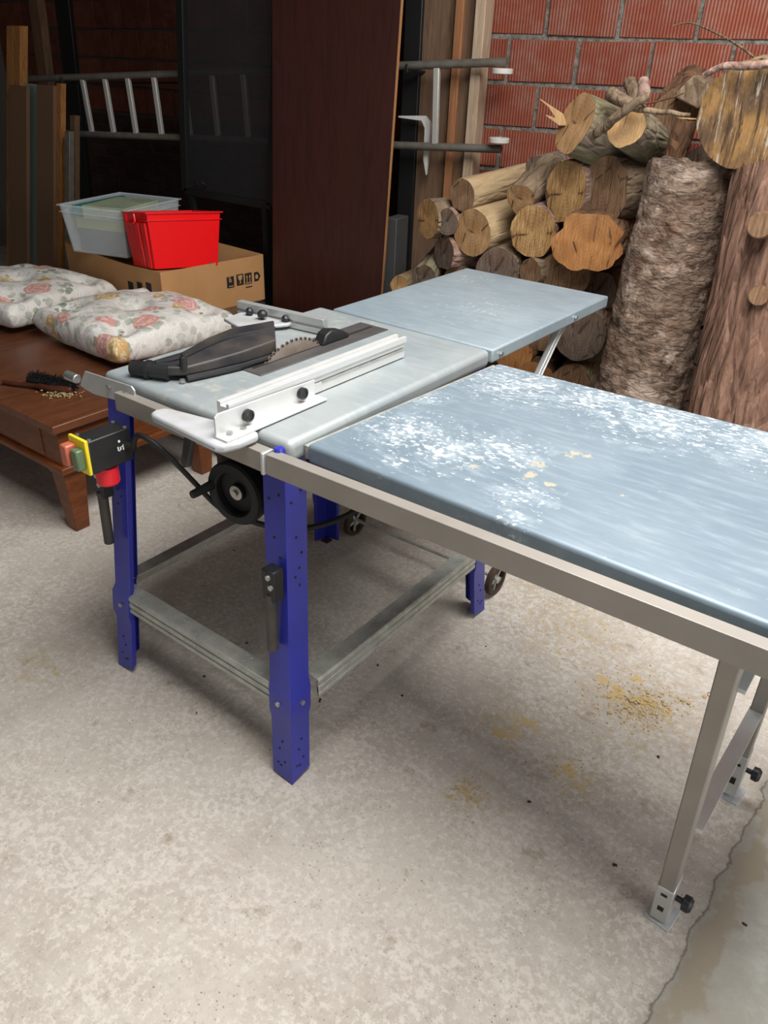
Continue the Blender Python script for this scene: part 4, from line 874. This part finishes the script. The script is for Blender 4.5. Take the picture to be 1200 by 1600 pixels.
def trunk(pts, rads, bark, topmat, name, label, amp, fib=0, seed=1, knots=()):
    n = 150; m = 220; b = MB(); vs = []; P0, P1 = Vector(pts[0]), Vector(pts[-1]); ax_ = (P1-P0).normalized(); L = (P1-P0).length
    s_ = ax_.cross(Vector((0, 1, 0))).normalized(); q_ = ax_.cross(s_)
    for i in range(m+1):
        t = i/m; c_ = P0.lerp(P1, t); r = rads[0]*(1-t)+rads[1]*t
        for j in range(n):
            a = 2*pi*j/n; ca, sa = cos(a), sin(a)
            h = noise.noise(Vector((ca*1.2+seed, sa*1.2, t*L*3)))*.07
            if fib:
                w = a*11+noise.noise(Vector((ca*2, sa*2, t*3+seed)))*3.2; h += amp*(abs(sin(w*.9+t*2.2))**.6-.5)+amp*.7*noise.noise(Vector((ca*9, sa*9, t*6)))+amp*.4*noise.noise(Vector((ca*28, sa*28, t*14)))
            else:
                h += amp*noise.fractal(Vector((ca*2.2+seed, sa*2.2, t*L*14)), .8, 2.1, 5)+amp*.35*noise.noise(Vector((ca*5, sa*5, t*L*75)))*(1.4-t)
            for (kt, ka, kr, kh) in knots:
                da = (a-ka+pi) % (2*pi)-pi; dd = sqrt((da*r)**2+((t-kt)*L)**2); h += kh*math.exp(-(dd/kr)**2)
            dz = (amp*1.2*noise.noise(Vector((ca*5, sa*5, 7+seed)))*r if i == m else 0)
            vs.append(c_+(s_*ca+q_*sa)*r*(1+h)+ax_*dz)
    fs = [(i*n+j, i*n+(j+1) % n, (i+1)*n+(j+1) % n, (i+1)*n+j) for i in range(m) for j in range(n)]; fs.append(tuple(range(n)))
    b.add(vs, fs); o_ = b.build(name, bark, smooth=180); tag(o_, label, 'tree trunk')
    ring = [vs[m*n+j]*.985+P1*.015 for j in range(n)]; b = MB(); b.add(ring+[P1], [(j, (j+1) % n, n) for j in range(n)]); b.build('cut_end', topmat, o_); return o_
BK['t1'] = m_bark('rough grey brown bark', '#433228', '#8d7867', '#725c4c', (1, 1, 2.0), 0, 1.0, .12)
def light_flakes(mat):
    m = NT.__new__(NT); m.m = mat; m.t = mat.node_tree; m.b = m.t.nodes['Principled BSDF']; co = m.coord()
    c = m.mix(m.ramp(m.noise(co, 7, 9, .72, .5), [(.52, 0), (.62, 1)]), cur(m), lin('#ab9888'))
    c = m.mix(m.ramp(m.noise(m.coord(loc=(4, 2, 1)), 6, 7, .7), [(.56, 0), (.7, 1)]), c, lin('#5c4030')); m.col(c)
light_flakes(BK['t1'])
BK['t2'] = m_bark('red brown stringy bark', '#5d4335', '#957361', '#7b5c4c', (1, 1, .12), 0, 1.0)
T1t = PW(1083, 256, 2.78); T1b = PW(1003, 600, 2.66); dd = T1b-T1t; T1b = T1t+dd*(T1t.z/(-dd.z)) if dd.z < 0 else T1b; T1b.z = .03
rt1 = 71/F*depth(T1t)
trunk([T1b, T1t], [rt1*1.08, rt1*.97], BK['t1'], CT['dark'], 'tree_trunk', 'thick rough-barked trunk leaning upright against the log stack', .06, 0, 2, [(.42, 4.4, .05, .16), (.63, 4.6, .05, .1)])
T2t = PW(1232, 265, 2.66); T2b = PW(1165, 640, 2.5); dd = T2b-T2t; T2b = T2t+dd*(T2t.z/(-dd.z)); T2b.z = .03
rt2 = 78/F*depth(T2t)
t2_ = trunk([T2b, T2t], [rt2*1.25, rt2*.98], BK['t2'], CT['dark'], 'tree_trunk', 'stringy red-brown trunk at the right edge of the picture', .07, 1, 5, [(.80, 4.7, .04, .12), (.60, 4.5, .06, .2)])
for (x, y, ra) in ((1188, 352, .034), (1186, 462, .028)):
    q0, q1 = PW(x+6, y, 2.56), PW(x, y, 2.405); st_ = MB().tube([q0, q1], [ra*1.25, ra], 20).build('branch_stub', BK['t2'], t2_); lathe(MB(), q1, (q1-q0), [(ra*.95, 0), (ra*.93, .002), (.002, .002)], 20).build('cut_face', CT['brown'], st_)
# big round resting on the trunks
def bigcut():
    m = NT('weathered split end', .85, 0, .2); co = m.coord(); st = m.noise(m.coord(scale=(9, .9, 1)), 6, 8, .7, .5); n2 = m.noise(co, 7, 5, .6)
    c = m.mix(m.ramp(n2, [(.4, 0), (.6, 1)]), lin('#a9814f'), lin('#6d5540')); c = m.mix(m.ramp(st, [(.5, 0), (.6, 1)]), c, lin('#4f3d2e')); c = m.mix(m.ramp(m.noise(m.coord(scale=(10, 1, 1), loc=(3, 0, 0)), 5, 7, .7), [(.56, 0), (.62, 1)]), c, lin('#bdb2a0'))
    m.col(c); m.bump(m.math('ADD', st, n2), 1, .012); return m.m
CT['big'] = bigcut()
log(1168, 180, 78, 1.0, 'grey', 'big', 'huge weathered round lying on top of the two trunks', 2.62, .34, -6, 2, lump=.05)
log(1062, 180, 40, .9, 'brown', 'brown', 'dark split block behind the huge round', 2.92, .3, 6, 10, lump=.16)
# upright stub and wedge
p = PW(1073, 186, 2.80); b = MB().tube([Vector((p.x-.02, p.y, p.z-.17)), p], [.036, .034], 24); tag(b.build('firewood_log', BK['brown']), 'upright brown stub with a pale cut top left of the huge round', 'log')
lathe(MB(), p+UP*.0005, UP, [(.033, 0), (.033, .002)], 24).build('cut_end', CT['fresh'], bpy.data.objects[[o_.name for o_ in C.objects if o_.get('label', '').startswith('upright brown stub')][0]])
b = MB(); q = [PW(x, y, 2.86) for x, y in ((1050, 150), (1085, 116), (1106, 130), (1112, 150), (1090, 172))]; b.prism(q, WN*.3); tag(b.build('split_wedge', BK['grey'], bevel=.006), 'grey split wedge pointing up beside the huge round', 'log')
# branches
def branch(pts, r, label, mat='grey', dist=2.7):
    P = [PW(x, y, d_) for x, y, d_ in pts]; sp_ = spline(P, 6); n = len(sp_); rr = [r[0]+(r[1]-r[0])*i/(n-1) for i in range(n)]
    sp_ = [p_+Vector((noise.noise(p_*30), noise.noise(p_*30+Vector((5, 0, 0))), noise.noise(p_*30+Vector((0, 5, 0)))))*r[0]*.4 for p_ in sp_]
    o_ = MB().tube(sp_, rr, 12).build('branch', BK[mat]); tag(o_, label, 'branch'); return o_
branch([(925, 212, 2.70), (950, 195, 2.66), (975, 172, 2.64), (1012, 150, 2.66)], (.016, .012), 'crooked stick lying across the top logs', 'grey')
branch([(978, 168, 2.70), (1010, 172, 2.68), (1045, 176, 2.68), (1078, 180, 2.68)], (.010, .006), 'thin branch pointing right from the crooked stick', 'grey')
branch([(1000, 163, 2.72), (1030, 158, 2.72), (1068, 146, 2.72)], (.003, .002), 'fine twig above the thin branch', 'brown')
branch([(955, 148, 2.78), (975, 158, 2.74), (1000, 165, 2.76)], (.022, .016), 'knobbly root lying behind the mossy log', 'grey')
branch([(985, 130, 2.82), (992, 150, 2.78), (985, 170, 2.78)], (.020, .024), 'thick forked root standing up on the stack', 'grey')
branch([(1004, 128, 2.80), (1006, 145, 2.77), (1000, 165, 2.76)], (.018, .020), 'stubby root right of the forked one', 'pink')
branch([(1052, 40, 3.2), (1080, 36, 3.2), (1120, 52, 3.1), (1160, 75, 3.0), (1187, 98, 2.9)], (.0025, .004), 'long bare twig arching against the brick wall', 'grey')
branch([(1100, 118, 2.60), (1130, 103, 2.58), (1165, 103, 2.58), (1215, 98, 2.58)], (.008, .012), 'strip of bark along the top of the huge round', 'pink')
b = MB(); q = [PW(x, y, 2.82) for x, y in ((843, 155), (878, 178), (884, 196), (874, 196), (852, 180), (868, 184), (858, 168))]; b.prism(q, WN*.015); tag(b.build('wood_splinter', CT['fresh']), 'jagged pale splinter sticking out left of the top log', 'splinter')


# ================================================================== FLOOR LITTER
random.seed(11)
def chips(cx, cy, sx, sy, n, smin, smax):
    b = MB()
    for k in range(n):
        p = Z(random.gauss(cx, sx), random.gauss(cy, sy)); a = random.uniform(0, 2*pi); s_ = random.uniform(smin, smax)*random.choice((1, 1, .6)); v_ = [Vector((cos(a+j*2*pi/5)*s_*random.uniform(.5, 1), sin(a+j*2*pi/5)*s_*random.uniform(.5, 1), 0)) for j in range(5)]
        b.prism([p+q for q in v_], (random.uniform(-.001, .001), random.uniform(-.001, .001), s_*random.uniform(.3, .8)))
    return b
b = chips(1015, 1105, 26, 15, 420, .001, .0045); q = chips(1010, 1100, 30, 14, 60, .004, .009); b.add(q.v, q.f)
for a in ((960, 1090, 40, 30, 260, .0012, .004), (900, 970, 70, 35, 300, .001, .003), (722, 1238, 14, 10, 80, .0015, .005), (900, 1210, 30, 20, 120, .001, .003), (800, 1150, 60, 40, 160, .001, .0025)):
    q = chips(*a); b.add(q.v, q.f)
tag(b.build('sawdust', 'sawdust'), 'scattered yellow sawdust and crumbs on the concrete under the right table', 'sawdust', None, 'stuff')
spots = [(320, 1056), (306, 1114), (629, 1088), (1028, 1183), (962, 1353), (367, 860), (386, 1005), (1164, 1446), (500, 1095), (590, 1040), (760, 1010), (828, 1252)]
for i, (x, y) in enumerate(spots):
    b = chips(x, y, 1.2, 1.0, 3, .002, .005); tag(b.build('wood_chip', 'debris'), 'dark chip of bark lying on the bare concrete floor', 'wood chip', 'dark bark chips on the floor')
p = Z(1112, 1086, .001); MB_ = MB(); pts = [p+Vector((cos(a)*.011, sin(a)*.011, .0)) for a in [2*pi*i/20 for i in range(21)]]
tag(MB_.tube(pts, .0009, 6).build('rubber_band', 'copper'), 'small brown ring lying near the sawdust heap', 'ring')

for o_ in list(bpy.data.objects):
    if '_w' in o_.keys(): del o_['_w']
